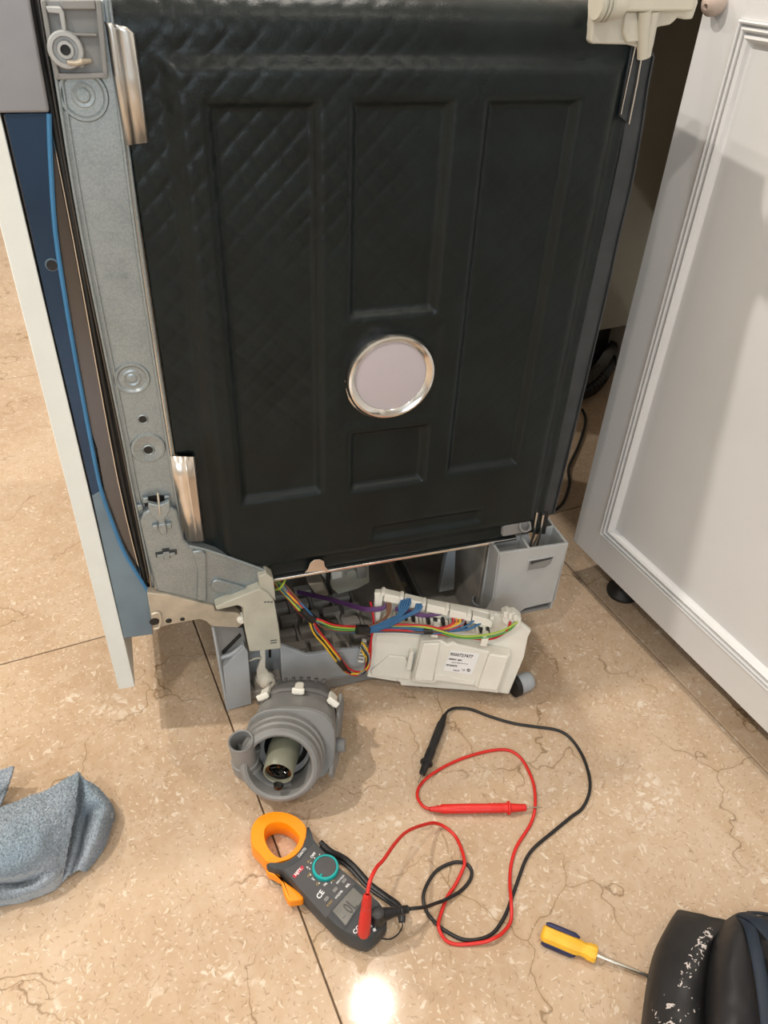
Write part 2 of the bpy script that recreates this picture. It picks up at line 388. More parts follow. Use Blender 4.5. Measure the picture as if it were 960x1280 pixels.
# ================================================================== THE ROOM
floor = struct(MB().box((-2.6, -2.6, -0.06), (1.42, 5.2, -0.004)).build('floor', M['grout']))
xs = [-2.455, -1.81, -1.165, -0.52, 0.1245, 0.772, 1.417]
ys = [-1.894, -0.953, -0.012, 0.929, 1.870, 2.811, 3.752, 4.693]
gap = 0.0011
tile_cache = None
for i in range(len(xs) - 1):
    for j in range(len(ys) - 1):
        b = MB().box((xs[i] + gap, ys[j] + gap, -0.03), (xs[i + 1] - gap, ys[j + 1] - gap, 0.0))
        b.build('floor_tile', M['marble'], floor, bevel=0.0008, smooth=False, seg=1)
struct(MB().box((-2.6, -2.6, 2.55), (1.42, 5.2, 2.62)).build('ceiling', M['ceil']))
struct(MB().box((1.36, -2.6, 0.0), (1.42, 5.2, 2.55)).build('wall_right', M['paint']))
struct(MB().box((-2.6, 5.14, 0.0), (1.36, 5.2, 2.55)).build('wall_back', M['paint']))
struct(MB().box((-2.6, -2.54, 0.0), (-2.54, 5.14, 2.55)).build('wall_left', M['paint']))
lw = MB()
for lo, hi in (((-2.6, -2.6, 0), (-1.8, -2.54, 2.55)), ((-0.2, -2.6, 0), (1.36, -2.54, 2.55)), ((-1.8, -2.6, 0), (-0.2, -2.54, 0.9)), ((-1.8, -2.6, 2.2), (-0.2, -2.54, 2.55))):
    lw.box(lo, hi)
struct(lw.build('wall_front', M['paint']))
wf = MB()
for lo, hi in (((-1.8, -2.59, 0.9), (-1.74, -2.55, 2.2)), ((-0.26, -2.59, 0.9), (-0.2, -2.55, 2.2)), ((-1.74, -2.59, 0.9), (-0.26, -2.55, 0.96)), ((-1.74, -2.59, 2.14), (-0.26, -2.55, 2.2)), ((-1.03, -2.59, 0.96), (-0.97, -2.55, 2.14))):
    wf.box(lo, hi)
struct(wf.build('window_1', M['whiteedge']))

# ================================================================== KITCHEN CABINETS
# white cabinet beside the gap
cabinet = tag(empty('base_cabinet', (0.76, 0.78, 0.0)), 'white kitchen base cabinet with moulded panel door at the right of the dishwasher', 'cabinet')
cx, cy = 0.76, 0.78
L2 = lambda x, y, z: Vector((x - cx, y - cy, z))
CY0 = 0.05   # near end of the door, well out of the picture
b = MB()
b.box(L2(0.782, CY0 - 0.3, 0.072), L2(1.352, cy, 0.09)); b.box(L2(0.782, CY0 - 0.3, 0.89), L2(1.352, cy, 0.908))
b.box(L2(0.782, cy - 0.018, 0.072), L2(1.352, cy - 0.001, 0.908)); b.box(L2(0.782, CY0 - 0.3, 0.072), L2(1.352, CY0 - 0.282, 0.908))
b.box(L2(1.34, CY0 - 0.3, 0.072), L2(1.355, cy, 0.908))
b.build('carcass', M['carcass'], cabinet, bevel=0.0008)
door = MB().box(L2(0.7655, CY0, 0.0695), L2(0.781, cy, 0.905)).build('door', M['cab'], cabinet, bevel=0.001)
# frame of the door: stiles and rails standing proud, moulding inside
zlo, zhi = 0.1295, 0.836; yi = 0.722
fr = MB()
fr.box(L2(0.76, yi, 0.0695), L2(0.7665, cy, 0.905)); fr.box(L2(0.76, CY0, 0.0695), L2(0.7665, CY0 + 0.06, 0.905))
fr.box(L2(0.76, CY0 + 0.06, 0.0695), L2(0.7665, yi, zlo)); fr.box(L2(0.76, CY0 + 0.06, zhi), L2(0.7665, yi, 0.905))
fr.build('door_frame', M['cab'], door, bevel=0.0006)
mo = MB(); yo = CY0 + 0.06
prof = [(0, 0), (0, -0.004), (0.0015, -0.005), (0.0032, -0.004), (0.0037, 0.0015), (0.0056, 0.0015), (0.0062, -0.0035), (0.0080, -0.0050), (0.0100, -0.0035), (0.0105, 0.0015), (0.0124, 0.0015), (0.0130, -0.003), (0.0155, -0.0044), (0.0180, -0.002), (0.0195, 0.0035), (0.0215, 0.0054), (0.0215, 0.009), (0.0, 0.009)]
def mold_loop(d, h): return [L2(0.76 + h, yi - d, zlo + d), L2(0.76 + h, yi - d, zhi - d), L2(0.76 + h, yo + d, zhi - d), L2(0.76 + h, yo + d, zlo + d)]
rr = [[mo.bm.verts.new(p) for p in mold_loop(d, h)] for d, h in prof]
for k in range(len(rr)):
    A, B2 = rr[k], rr[(k + 1) % len(rr)]
    for j in range(4): mo.bm.faces.new((A[j], A[(j + 1) % 4], B2[(j + 1) % 4], B2[j]))
mo.build('door_moulding', M['cab'], door, ang=25)
for (px, py) in ((778, 741), (1500, 1500)):
    p = fl(px, py) if px < 1000 else Vector((0.816, -0.12, 0))
    MB().lathe(p - Vector((cx, cy, 0)), (0, 0, 1), [(0, 0), (0.027, 0), (0.028, 0.006), (0.022, 0.012), (0.016, 0.018), (0.016, 0.05), (0.024, 0.055), (0.024, 0.0725), (0, 0.0725)], 28).build('foot', M['rubber'], cabinet)
pk = L2(0.742, 0.775, 0.8555) ; pk = on_plane(892, 1, Vector((0.75, 0, 0)), Vector((1, 0, 0))) - Vector((cx, cy, 0))
bm_ = MB(); bm_.lathe(pk + Vector((0.010, 0, 0)), (-1, -0.1, -0.25), [(0, -0.004), (0.008, -0.002), (0.012, 0.004), (0.0125, 0.010), (0.011, 0.017), (0.0075, 0.021), (0.003, 0.0225), (0.0025, 0.018), (0, 0.018)], 24)
tag(bm_.build('lump', M['pink'], cabinet), 'unidentified pinkish beige bumper')  # object not identified; fixed to the cabinet for support
shade_worktop = tag(MB().box((-0.30, -1.5, 0), (0.30, 1.5, 0.03)).build('shade_worktop', M['stone'], bevel=0.003), 'pale stone slab out of view, added to shade the open gap', 'shade_worktop')  # out of view; added to keep the open gap below dark
shade_worktop.location = (1.055, 0.9, 0.909)
# cabinet on the far side of the gap: only its beige side board shows
far = tag(empty('sink_cabinet', (0.78, 1.38, 0.0)), 'beige cabinet side board in the shade behind the dishwasher', 'cabinet')
MB().box((0.0, 0.0, 0.128), (0.575, 0.018, 0.908)).build('side_board', M['carcass'], far, bevel=0.001)
MB().box((0.0, 0.018, 0.128), (0.575, 0.75, 0.146)).build('bottom_board', M['carcass'], far, bevel=0.001)
MB().box((-0.02, 0.002, 0.128), (0.0, 0.75, 0.905)).build('door', M['cab'], far, bevel=0.001)
MB().box((0.0, 0.732, 0.128), (0.575, 0.75, 0.908)).build('side_board', M['carcass'], far, bevel=0.001)
MB().box((0.0, 0.06, 0.0), (0.575, 0.075, 0.128)).build('shade_board', M['dark'], far, bevel=0.001)  # dark board added to stand for the unlit space under the cabinet
for q in ((0.05, 0.7), (0.52, 0.7)):
    MB().lathe((q[0], q[1], 0), (0, 0, 1), [(0, 0), (0.026, 0), (0.026, 0.006), (0.014, 0.016), (0.014, 0.1), (0.024, 0.11), (0.024, 0.1285), (0, 0.1285)], 20).build('foot', M['rubber'], far)

# ================================================================== DISHWASHER
dw = tag(empty('dishwasher', DW_O, DW_A), 'built-in dishwasher pulled out sideways, black padded side, open grey base and white front panel', 'dishwasher')
def part(mb, name, material, parent=None, label=None, **k):
    o = mb.build(name, material, parent or dw, **k)
    if label: o['label'] = label
    return o
def plate(pix, y, depth, name, material, parent=None, bevel=0.0008, label=None, **k):
    return part(MB().prism([D(px, py, y) for px, py in pix], (0, depth, 0)), name, material, parent, label, bevel=bevel, **k)

# --- tub and its black padded side
part(MB().box((-0.018, 0.016, 0.242), (0.470, 0.588, 0.848)), 'tub', M['dark'], bevel=0.004)
def sm(a, b, x):
    t = max(0.0, min(1.0, (x - a) / (b - a))); return t * t * (3 - 2 * t)
def rect(x, z, x0, x1, z0, z1, w):
    return min(sm(x0 - w / 2, x0 + w / 2, x), 1 - sm(x1 - w / 2, x1 + w / 2, x), sm(z0 - w / 2, z0 + w / 2, z), 1 - sm(z1 - w / 2, z1 + w / 2, z))
def relief(x, z):
    h = 0.0090 * rect(x, z, 0.018, 0.434, 0.262, 0.806, 0.017)
    for (x0, x1, z0, z1) in ((0.047, 0.138, 0.366, 0.776), (0.172, 0.263, 0.580, 0.776), (0.176, 0.266, 0.361, 0.438), (0.300, 0.391, 0.366, 0.776)):
        h -= 0.0080 * rect(x, z, x0, x1, z0, z1, 0.009)
    h -= 0.004 * rect(x, z, 0.205, 0.352, 0.279, 0.298, 0.009) * 1.4
    h -= 0.004 * rect(x, z, 0.166, 0.272, 0.452, 0.566, 0.012) * 0.4
    p = 0.0262
    a = abs(((x + z) / p) % 1 - 0.5) * 2; c = abs(((x - z) / p) % 1 - 0.5) * 2
    fade = 0.15 + 0.85 * (1 - sm(0.05, 0.42, x) * 0.75) * sm(0.34, 0.66, z)
    fade *= 0.45 + 0.9 * max(0, min(1, 0.5 + noise.noise(Vector((x * 9, z * 9, 3)))))
    tile_h = min(1, (1 - max(a, c)) / 0.22) 
    h += 0.0013 * fade * (sm(0, 1, tile_h))
    h += 0.0006 * noise.noise(Vector((x * 30, z * 30, 1.3)))
    return h
nx, nz_ = 158, 204
X0, X1, Z0, Z1 = -0.0205, 0.452, 0.238, 0.826
rows = [[Vector((X0 + (X1 - X0) * i / nx, 0.004 - relief(X0 + (X1 - X0) * i / nx, Z0 + (Z1 - Z0) * j / nz_), Z0 + (Z1 - Z0) * j / nz_)) for i in range(nx + 1)] for j in range(nz_ + 1)]
for k in range(1, 11):       # the mat rolls over the top edge
    t = k / 10 * pi / 2
    hh = [relief(p.x, Z1 + 0.026 * t) for p in rows[nz_]]
    rows.append([Vector((p.x, 0.030 - (0.026 + h_) * cos(t), Z1 + (0.026 + h_) * sin(t))) for p, h_ in zip(rows[nz_], hh)])
for k in range(1, 4): rows.append([Vector((p.x, p.y + 0.03, p.z)) for p in rows[-1]])
g = MB().grid(rows)
# the lower front corner is cut away beside the steel tab
bmesh.ops.delete(g.bm, geom=[f for f in g.bm.faces if f.calc_center_median().x < -0.003 and f.calc_center_median().z < 0.4355], context='FACES')
mat_o = part(g, 'side_mat', M['bitumen'], ang=80, recalc=False, solid=0.003)
# --- rear flange
fo = [(797, 56), (818, 66), (809, 112), (802, 162), (789, 233), (773, 300), (755.6, 380), (718, 537), (692, 642), (660, 655), (700, 520), (740, 350), (775, 190)]
plate(fo, 0.0075, 0.012, 'rear_flange', M['flange'], bevel=0.001)
part(MB().tube(catmull([D(*q, 0.006) for q in ((817, 70), (809, 112), (802, 162), (789, 233), (773, 300), (755.6, 380), (718, 537), (692, 642))], 4), 0.0012, 6), 'flange_lip', M['flange'])
part(MB().box((0.455, 0.02, 0.24), (0.474, 0.585, 0.86)), 'back_panel', M['dark'], bevel=0.002)
# --- lower steel edge of the tub
part(MB().box((0.076, -0.0035, 0.2335), (0.415, 0.012, 0.2375)), 'tub_edge', M['stainless'], bevel=0.0006)
tab = [(381, 716), (385, 712), (388, 704), (393, 700), (400, 699.5), (405, 702), (406, 708), (411, 713.5)]
plate(tab, -0.004, 0.0012, 'lock_tab', M['peach'], bevel=0.0004)
# --- stainless clips and tabs
def pressed(Lf, Rt, prof, name, material, thick=0.0012):
    n = len(Lf); rows = []
    for i in range(n):
        rows.append([D(Lf[i][0] + (Rt[i][0] - Lf[i][0]) * t, Lf[i][1] + (Rt[i][1] - Lf[i][1]) * t, yy) for t, yy in prof])
    return part(MB().grid(rows), name, material, recalc=False, solid=thick, ang=70)
pressed([(131, 27), (133, 34), (141, 90), (157, 182)], [(158, 34), (167.5, 42), (176, 100), (185.5, 178)],
        [(0, -0.003), (0.10, -0.0055), (0.22, -0.0065), (0.32, -0.0045), (0.40, -0.0030), (0.45, -0.0046), (0.50, -0.0062), (0.56, -0.0066), (0.75, -0.0066), (0.92, -0.0064), (0.97, -0.0048), (1, -0.003)], 'steel_clip', M['clip'])
pressed([(213, 570), (217, 600), (226, 640), (234, 677)], [(243, 571), (246, 600), (250.5, 640), (255, 676)],
        [(0, -0.002), (0.3, -0.0025), (0.52, -0.0028), (0.58, -0.0048), (0.64, -0.0052), (0.70, -0.0036), (0.92, -0.0042), (1, -0.0025)], 'side_tab', M['peach'])
plate([(791, 52), (803, 60), (796, 105), (787, 155), (781, 151), (774, 145), (782, 100)], -0.001, 0.004, 'rear_clip', M['flange'], bevel=0.0006)
part(MB().tube([D(795, 54, -0.003), D(785, 100, -0.003), D(776, 143, -0.003)], 0.0009, 6), 'clip_edge', M['stainless'])
part(MB().tube([D(803, 64, -0.003), D(796, 105, -0.003), D(786, 155, -0.003)], 0.0013, 6), 'clip_edge', M['stainless'])
# --- round vent cap
cc = D(485, 465, 0.0)
cap = part(MB().lathe((cc.x, -0.003, cc.z), (0, -1, 0), [(0.0495, 0.0), (0.0505, 0.004), (0.0500, 0.010), (0.0485, 0.0125), (0.046, 0.0132), (0.0405, 0.0105), (0.0395, 0.0090), (0.0395, 0.006)], 64), 'vent_cap', M['stainless'], label='round polished steel vent cap')
part(MB().lathe((cc.x, -0.003, cc.z), (0, -1, 0), [(0, 0.0092), (0.037, 0.0090), (0.0397, 0.0085), (0.0397, 0.004)], 64), 'cap_insert', M['lilac'], cap, label='matt lilac grey disc inside the steel ring')
part(MB().lathe((cc.x + 0.001, -0.001, cc.z - 0.004), (0, -1, 0), [(0.044, 0.0), (0.0505, 0.002), (0.0515, 0.0045), (0.0495, 0.006)], 64), 'cap_rim', M['stainless'], cap)

# --- galvanised front frame with its lips and bosses
ff = [(52, 0), (135, 0), (172, 298), (204, 510), (230, 675), (238, 683), (215, 742), (190, 737), (186, 710), (162, 598), (155, 560), (102, 298), (69, 97)]
frame = plate(ff, 0.001, 0.018, 'front_frame', M['galv'], bevel=0.001)
def strip(pix, y, r, name, material, parent, seg=6):
    return part(MB().tube(catmull([D(px, py, y) for px, py in pix], 4), r, seg), name, material, parent)
strip([(132, 0), (170, 298), (202, 510), (229, 675)], -0.0005, 0.0018, 'frame_lip', M['galv'], frame)
strip([(137, 0), (175, 298), (207, 510), (233, 672)], 0.0005, 0.0013, 'frame_lip', M['galv'], frame)
strip([(53, 0), (70, 97), (103, 298), (156, 560), (163, 598), (188, 718)], -0.0005, 0.0016, 'frame_lip', M['galv'], frame)
strip([(60, 0), (77, 97), (110, 298), (162, 560), (169, 598), (192, 706)], 0.0, 0.0012, 'frame_lip', M['galv'], frame)
def boss(px, py, prof, name='embossed_boss', material=None, y=0.001, par=frame, seg=32):
    p = D(px, py, y); return part(MB().lathe(p, (0, -1, 0), prof, seg), name, material or M['galv'], par, ang=14)
boss(104, 119, [(0.0, 0.0009), (0.0045, 0.0009), (0.006, 0.0002), (0.0085, 0.0004), (0.0105, -0.0004), (0.0150, 0.0000), (0.0165, 0.0018), (0.0185, 0.0018), (0.0200, -0.0005)])
boss(165, 473, [(0.0, 0.0009), (0.0035, 0.0009), (0.0055, 0.0001), (0.0075, 0.0008), (0.0095, 0.0001), (0.0125, 0.0000), (0.0145, 0.0018), (0.0165, 0.0018), (0.0180, -0.0005)])
boss(178.5, 524, [(0, 0.0006), (0.0042, 0.0006), (0.0042, -0.0002)], 'screw_hole', M['rubber'])
boss(178.5, 524, [(0.0040, 0.0006), (0.0046, 0.0012), (0.0056, 0.0003)], 'hole_rim')
boss(185, 560, [(0.0055, 0.0006), (0.010, 0.0010), (0.0150, 0.0020), (0.0172, 0.0018), (0.0185, -0.0002)])
boss(185.5, 562, [(0, 0.0012), (0.0045, 0.0012), (0.0048, 0.0000)], 'screw_hole', M['rubber'])
boss(185.5, 562, [(0.0045, 0.0010), (0.0055, 0.0022), (0.0068, 0.0008)], 'hole_rim')
for yy in (345, 350): strip([(131, yy), (160, yy - 3)], 0.0005, 0.0005, 'scribe_line', M['galv'], frame)
# hook slot in the lower frame
plate([(180, 628), (184, 621), (196, 619), (212, 620), (212, 628), (201, 633), (182, 637)], 0.0004, 0.001, 'hook_slot_shade', M['rubber'], frame, bevel=0)  # black plate paints the shadow inside the slot
hk = [(185, 629), (199, 632), (212, 627), (213, 637), (209, 645), (206, 649), (208, 660), (200, 661), (198, 652), (190, 646), (186, 638)]
hook = plate(hk, -0.0125, 0.006, 'hook_plate', M['galv'], frame, bevel=0.0009)
part(MB().tube([D(197, 616, -0.003), D(199, 633, -0.0125), D(200, 643, -0.0135)], 0.0012, 6), 'hook_pin', M['hinge'], frame)
for q in ((209, 622), (182, 624), (194, 658), (211, 656), (175, 633)):
    p = D(*q, -0.001 if q[1] < 640 else -0.010); part(MB().box(p - Vector((0.003, 0.003, 0.0035)), p + Vector((0.003, 0.0015, 0.0035))), 'hook_lug', M['galv'], frame, bevel=0.001)
p = D(203.5, 660, -0.012); part(MB().box(p - Vector((0.004, 0.002, 0.008)), p + Vector((0.004, 0.003, 0.007))), 'hook_tongue', M['galv'], frame, bevel=0.001)
cs = D(208, 692, -0.0095)
mb = MB(); mb.box(cs - Vector((0.012, 0, 0.0035)), cs + Vector((0.012, 0.001, 0.0035))); mb.box(cs - Vector((0.004, 0.0002, 0.007)), cs + Vector((0.004, 0.0008, 0.007)))
part(mb, 'cross_slot', M['dark'], frame)
cs2 = cs + Vector((0, -0.0015, -0.0012)); mb = MB(); mb.box(cs2 - Vector((0.0105, 0, 0.0027)), cs2 + Vector((0.0095, 0.001, 0.0022))); mb.box(cs2 - Vector((0.0033, 0.0006, 0.006)), cs2 + Vector((0.0033, 0.0008, 0.005)))
part(mb, 'cross_tongue', M['galv'], frame, bevel=0.0005)
# --- grey spring holder with its pulley at the top of the frame
hold = plate([(50, 0), (126, 0), (128, 20), (135, 97), (69, 99), (62, 60)], -0.003, 0.012, 'spring_holder', M['midgrey'], bevel=0.001)
for pix in ([(50, 0), (56, 0), (63, 40), (66, 60), (76, 99), (69, 99), (60, 60)], [(119, 0), (126, 0), (130, 40), (135, 97), (129, 97), (124, 50)], [(70, 92), (134, 91), (135, 98), (70, 100)], [(66, 40), (121, 42), (122, 46), (66, 45)], [(74, 0), (118, 0), (120, 12), (78, 12)]):
    plate(pix, -0.009, 0.008, 'holder_wall', M['midgrey'], hold, bevel=0.0009)
plate([(57, 8), (76, 9), (80, 16), (84, 46), (79, 47), (74, 17), (60, 16)], -0.011, 0.009, 'lever_arm', M['grey'], hold, bevel=0.0009)
p = D(82, 62, -0.009)
part(MB().lathe(p, (0, -1, 0), [(0.0125, -0.006), (0.0130, 0.002), (0.0120, 0.0035), (0.0094, 0.0038), (0.0086, 0.0002), (0.0066, 0.0002), (0.0058, 0.0034), (0.0038, 0.0036), (0.0033, -0.004)], 36), 'pulley', M['grey'], hold)
part(MB().lathe(p, (0, -1, 0), [(0, 0.001), (0.0036, 0.001), (0.0036, -0.003)], 20), 'pulley_bore', M['rubber'], hold)
part(MB().tube([D(84, 78, -0.013), D(95, 79, -0.013), D(101, 77, -0.014), D(113, 76, -0.008)], [0.0016, 0.002, 0.0022, 0.0016], 8), 'spring_hook', M['hinge'], hold)
plate([(95, 79), (107, 79), (104, 86), (99, 84)], -0.012, 0.006, 'hook_seat', M['midgrey'], hold, bevel=0.0008)

# --- door: fascia, steel liner, blue film, white furniture panel, seal
door_d = part(MB().prism([D(px, py, 0.004) for px, py in ((2, 142), (60, 141), (91, 298), (147, 598), (180, 735), (189, 742), (150, 730), (120, 560), (60, 390))], (0, 0.585, 0)), 'door', M['brushed'], bevel=0.001, label='dishwasher door edge of dull reflective steel')
filmL = [(5, 142), (61, 141), (63, 200), (69, 290), (86, 384), (101, 470), (118, 560), (128, 612), (141, 650), (157, 690), (176, 722), (187, 740), (191, 793), (155, 798), (120, 640), (58.5, 380), (30, 250)]
film_up = [q for q in filmL]
cut = [(5, 142), (61, 141), (63, 200), (69, 290), (86, 384), (101, 470), (118, 560), (128, 612), (115, 620), (58.5, 380), (30, 250)]
low = [(115, 620), (128, 612), (141, 650), (157, 690), (176, 722), (187, 740), (191, 793), (155, 798)]
plate(cut, -0.0015, 0.006, 'film_sheet', M['film'], door_d, bevel=0.0006, label='dark blue protective film on the door side')
plate(low, -0.0025, 0.012, 'door_skirt', M['film_grey'], door_d, bevel=0.0008, label='grey blue flared lower door side')
strip([(61, 142), (63, 200), (69, 290), (83, 384), (98, 470), (115, 560), (126, 612), (139, 650), (155, 690), (174, 722), (187, 742)], -0.003, 0.0021, 'film_edge', M['film_edge'], door_d)
strip([(60, 142), (91.5, 298), (147, 598), (179, 730)], 0.001, 0.0009, 'liner_edge', M['stainless'], door_d)
pl = D(65, 331, -0.0016); part(MB().lathe(pl, (0, -1, 0), [(0.0044, 0.0002), (0.0046, 0.0008), (0.0054, 0.0008), (0.0058, 0.0)], 24), 'film_hole', M['film_grey'], door_d)
part(MB().lathe(pl + Vector((0, -0.0007, 0)), (0, -1, 0), [(0, 0.0012), (0.0046, 0.0012), (0.0046, -0.0002)], 24), 'screw_hole', M['rubber'], door_d)
panel = part(MB().box((-0.1345, -0.001, 0.0885), (-0.1140, 0.592, 0.802)), 'front_panel', M['whiteedge'], door_d, bevel=0.0008, label='white furniture panel on the door front')
panel['label'] = 'white furniture panel on the door front'
plate([(-60, -40), (30, -40), (62, 141), (-40, 142)], -0.006, 0.59, 'control_fascia', M['fascia'], door_d, bevel=0.002, label='grey control fascia at the top of the door')
part(MB().prism([D(px, py, 0.004) for px, py in ((25, -40), (46, -40), (51, 0), (68, 97), (101, 298), (155, 560), (188, 737), (181, 737), (148, 598), (92, 298), (62, 150), (46, 70), (32, 0))], (0, 0.58, 0)), 'door_seal', M['rubber'], bevel=0.001)
strip([(36, -20), (52, 70), (66, 140), (96, 298), (150, 585), (183, 733)], 0.001, 0.0020, 'seal_bead', M['rubber'], dw)
strip([(44, -20), (48, 0), (65, 105), (98.5, 298), (152.5, 560), (186, 728)], 0.0, 0.0011, 'seal_channel', M['brushed'], dw)
part(MB().tube([D(189, 690, -0.003), D(196, 735, -0.003)], 0.0026, 8), 'channel_end', M['peach'])

# --- lower bracket, hinge arm and plastic hinge cover
brk = plate([(175, 652), (180, 641), (187, 637), (206, 640), (213, 634), (221, 640), (225, 655), (230, 675), (236, 682), (256, 686), (300, 701), (330, 712), (341, 722), (343, 748), (269, 758), (249, 752), (221, 745), (196, 739), (186, 700)], -0.0085, 0.018, 'lower_bracket', M['galv'], bevel=0.0025, seg=3)
plate([(240, 690), (252, 688), (258, 694), (259, 752), (246, 751), (247, 712)], -0.0125, 0.005, 'bracket_rib', M['galv'], brk, bevel=0.0018)
plate([(263, 733), (266, 727), (272, 725), (318, 738), (300, 746), (268, 740)], -0.0120, 0.005, 'bracket_rib', M['galv'], brk, bevel=0.0013)
strip([(236, 683), (256, 687), (300, 702), (330, 713)], -0.008, 0.0024, 'bracket_lip', M['galv'], brk)
arm = plate([(184, 741), (210, 744), (250, 754), (268, 758), (269, 764), (296, 766), (305, 772), (304, 780), (297, 785), (264, 783), (258, 777), (250, 774), (212, 781), (196, 786), (190, 780)], -0.012, 0.012, 'hinge_arm', M['hinge'], bevel=0.0012)
for q, r in (((211, 776), 0.0026), ((193, 777), 0.0040), ((228, 774), 0.0020)):
    boss(q[0], q[1], [(0, 0.0008), (r, 0.0008), (r * 1.5, 0.0002)], 'hinge_hole', M['rubber'], -0.0122, arm, 16)
part(MB().tube(catmull([D(*q, -0.014) for q in ((190, 768), (198, 766), (201, 774), (199, 784), (192, 786))], 4), 0.0018, 8), 'hinge_clip', M['hinge'], arm)
cov = plate([(269, 759), (290, 750), (325, 736), (336, 743), (343, 752), (348, 780), (352, 811), (312, 815), (308, 795), (305, 780), (304, 760), (297, 757), (271, 763)], -0.022, 0.024, 'hinge_cover', M['beige'], bevel=0.0016)
plate([(323, 721), (333, 717), (342, 724), (345, 752), (336, 744), (325, 737)], -0.017, 0.020, 'cover_top', M['beige'], cov, bevel=0.0016)
for k in range(3): strip([(330 + k * 4, 753), (333 + k * 4, 752)], -0.0223, 0.0007, 'mould_mark', M['dark'], cov)
for yy in (801, 804): strip([(338, yy), (346, yy - 1)], -0.0223, 0.0006, 'mould_mark', M['dark'], cov)
part(MB().lathe(D(302, 774, -0.012), (0, -1, 0), [(0, 0.004), (0.004, 0.004), (0.006, 0.002), (0.007, -0.006)], 20), 'hinge_roller', M['white'], cov)

# --- base: corner post, walls, tray
base = part(MB().box((0.004, 0.006, 0.004), (0.405, 0.585, 0.020)), 'base_tray', M['tray'], bevel=0.002)
part(MB().box((0.0, 0.574, 0.004), (0.405, 0.586, 0.20)), 'tray_wall', M['tray'], base, bevel=0.002)
part(MB().box((0.393, 0.04, 0.004), (0.405, 0.586, 0.20)), 'tray_wall', M['tray'], base, bevel=0.002)
part(MB().box((-0.002, 0.03, 0.004), (0.012, 0.586, 0.12)), 'tray_wall', M['basegrey'], base, bevel=0.002)
plate([(350, 806), (366, 812), (383, 819), (449, 811), (462, 822), (600, 806), (640, 799), (640, 806), (600, 815), (456, 842), (356, 855), (353, 850)], 0.0, 0.006, 'base_wall', M['basegrey'], base, bevel=0.001)
plate([(345, 857), (357, 857), (600, 820), (600, 826), (457, 850), (322, 882), (322, 876)], -0.002, 0.03, 'base_sill', M['midgrey'], base, bevel=0.001)
post = plate([(279, 835), (305.5, 808), (310, 815), (315, 880), (285, 888)], -0.002, 0.012, 'corner_post', M['basegrey'], base, bevel=0.001)
plate([(266.5, 783), (304, 785), (309, 812), (279, 836), (284, 880), (282, 885)], 0.010, 0.006, 'post_gusset', M['midgrey'], base, bevel=0.0008)
plate([(277, 815), (300, 792), (302, 795), (279, 819)], 0.0085, 0.002, 'gusset_slot', M['rubber'], base, bevel=0.0003)
strip([(276, 822), (290, 817), (304, 806)], 0.004, 0.0032, 'gusset_rib', M['basegrey'], base)
strip([(266, 783), (272, 815), (278, 850), (285, 887)], 0.0, 0.0022, 'post_edge', M['basegrey'], base)
plate([(311, 812), (352, 806), (355, 853), (345, 858), (325, 878), (314, 879)], 0.028, 0.006, 'post_back_wall', M['basegrey'], base, bevel=0.001)
plate([(318, 852), (352, 848), (345, 858), (320, 882)], 0.010, 0.020, 'post_floor', M['tray'], base, bevel=0.001)
plate([(336, 812), (339, 812), (339, 822), (336, 822)], 0.026, 0.002, 'post_slot', M['rubber'], base, bevel=0)
p = D(333, 850, 0.008)
roller = part(MB().lathe(p, Vector((0.45, -1, 0.25)), [(0.0115, -0.012), (0.0125, 0.0), (0.012, 0.004), (0.0085, 0.007), (0.0075, 0.012), (0.0060, 0.0125), (0.0035, 0.0125), (0.0032, 0.006), (0, 0.006)], 28), 'rope_pulley', M['white'], base)
plate([(325, 813), (332, 812), (332, 835), (340, 846), (322, 850), (321, 840), (326, 825)], 0.010, 0.006, 'pulley_arm', M['white'], base, bevel=0.0012)
strip([(311, 826), (319, 823), (327, 822)], 0.006, 0.0016, 'cross_pin', M['beige'], base)
strip([(344, 856), (357, 853), (369, 850)], -0.004, 0.0014, 'cross_pin', M['beige'], base)
# ribs of the tray under the module: an open grid of little walls
for r in range(6):
    for c in range(4):
        x = 0.092 + c * 0.034 + (r % 2) * 0.010; y = 0.028 + r * 0.030
        mb = MB(); mb.box((x, y, 0.018), (x + 0.027, y + 0.016, 0.034)); part(mb, 'tray_rib', M['tray'], base, bevel=0.0012)
for c in range(5):
    x = 0.087 + c * 0.034; part(MB().box((x, 0.026, 0.018), (x + 0.005, 0.20, 0.028)), 'tray_rib', M['tray'], base, bevel=0.001)
# parts further inside
vu = part(MB().prism([D(px, py, 0.12) for px, py in ((400, 716), (413, 711), (461, 703), (462, 728), (447, 736), (423, 743), (412, 733))], (0, 0.06, 0)), 'inlet_valve', M['beige'], base, bevel=0.001, label='dusty beige valve block deep inside the base')
part(MB().prism([D(px, py, 0.115) for px, py in ((446, 710), (458, 709), (458, 722), (447, 724))], (0, 0.01, 0)), 'valve_coil', M['tray'], vu, bevel=0.001)
part(MB().prism([D(px, py, 0.112) for px, py in ((414, 716), (428, 714), (428, 722), (415, 725))], (0, 0.01, 0)), 'valve_coil', M['white'], vu, bevel=0.001)
part(MB().prism([D(px, py, 0.105) for px, py in ((385, 730), (404, 728), (412, 744), (398, 748))], (0, 0.03, 0)), 'valve_bracket', M['hinge'], vu, bevel=0.002)
part(MB().lathe(D(438, 714, 0.118), (0, -1, 0), [(0, 0.006), (0.007, 0.006), (0.009, 0.0), (0.009, -0.004)], 24), 'valve_port', M['beige'], vu)
part(MB().tube([D(411, 712, 0.11), D(410, 730, 0.105), D(414, 742, 0.10)], 0.0035, 8), 'valve_lever', M['wblack'], vu)
part(MB().box((0.30, 0.03, 0.018), (0.306, 0.42, 0.05)), 'tray_rail', M['hinge'], base, bevel=0.001)
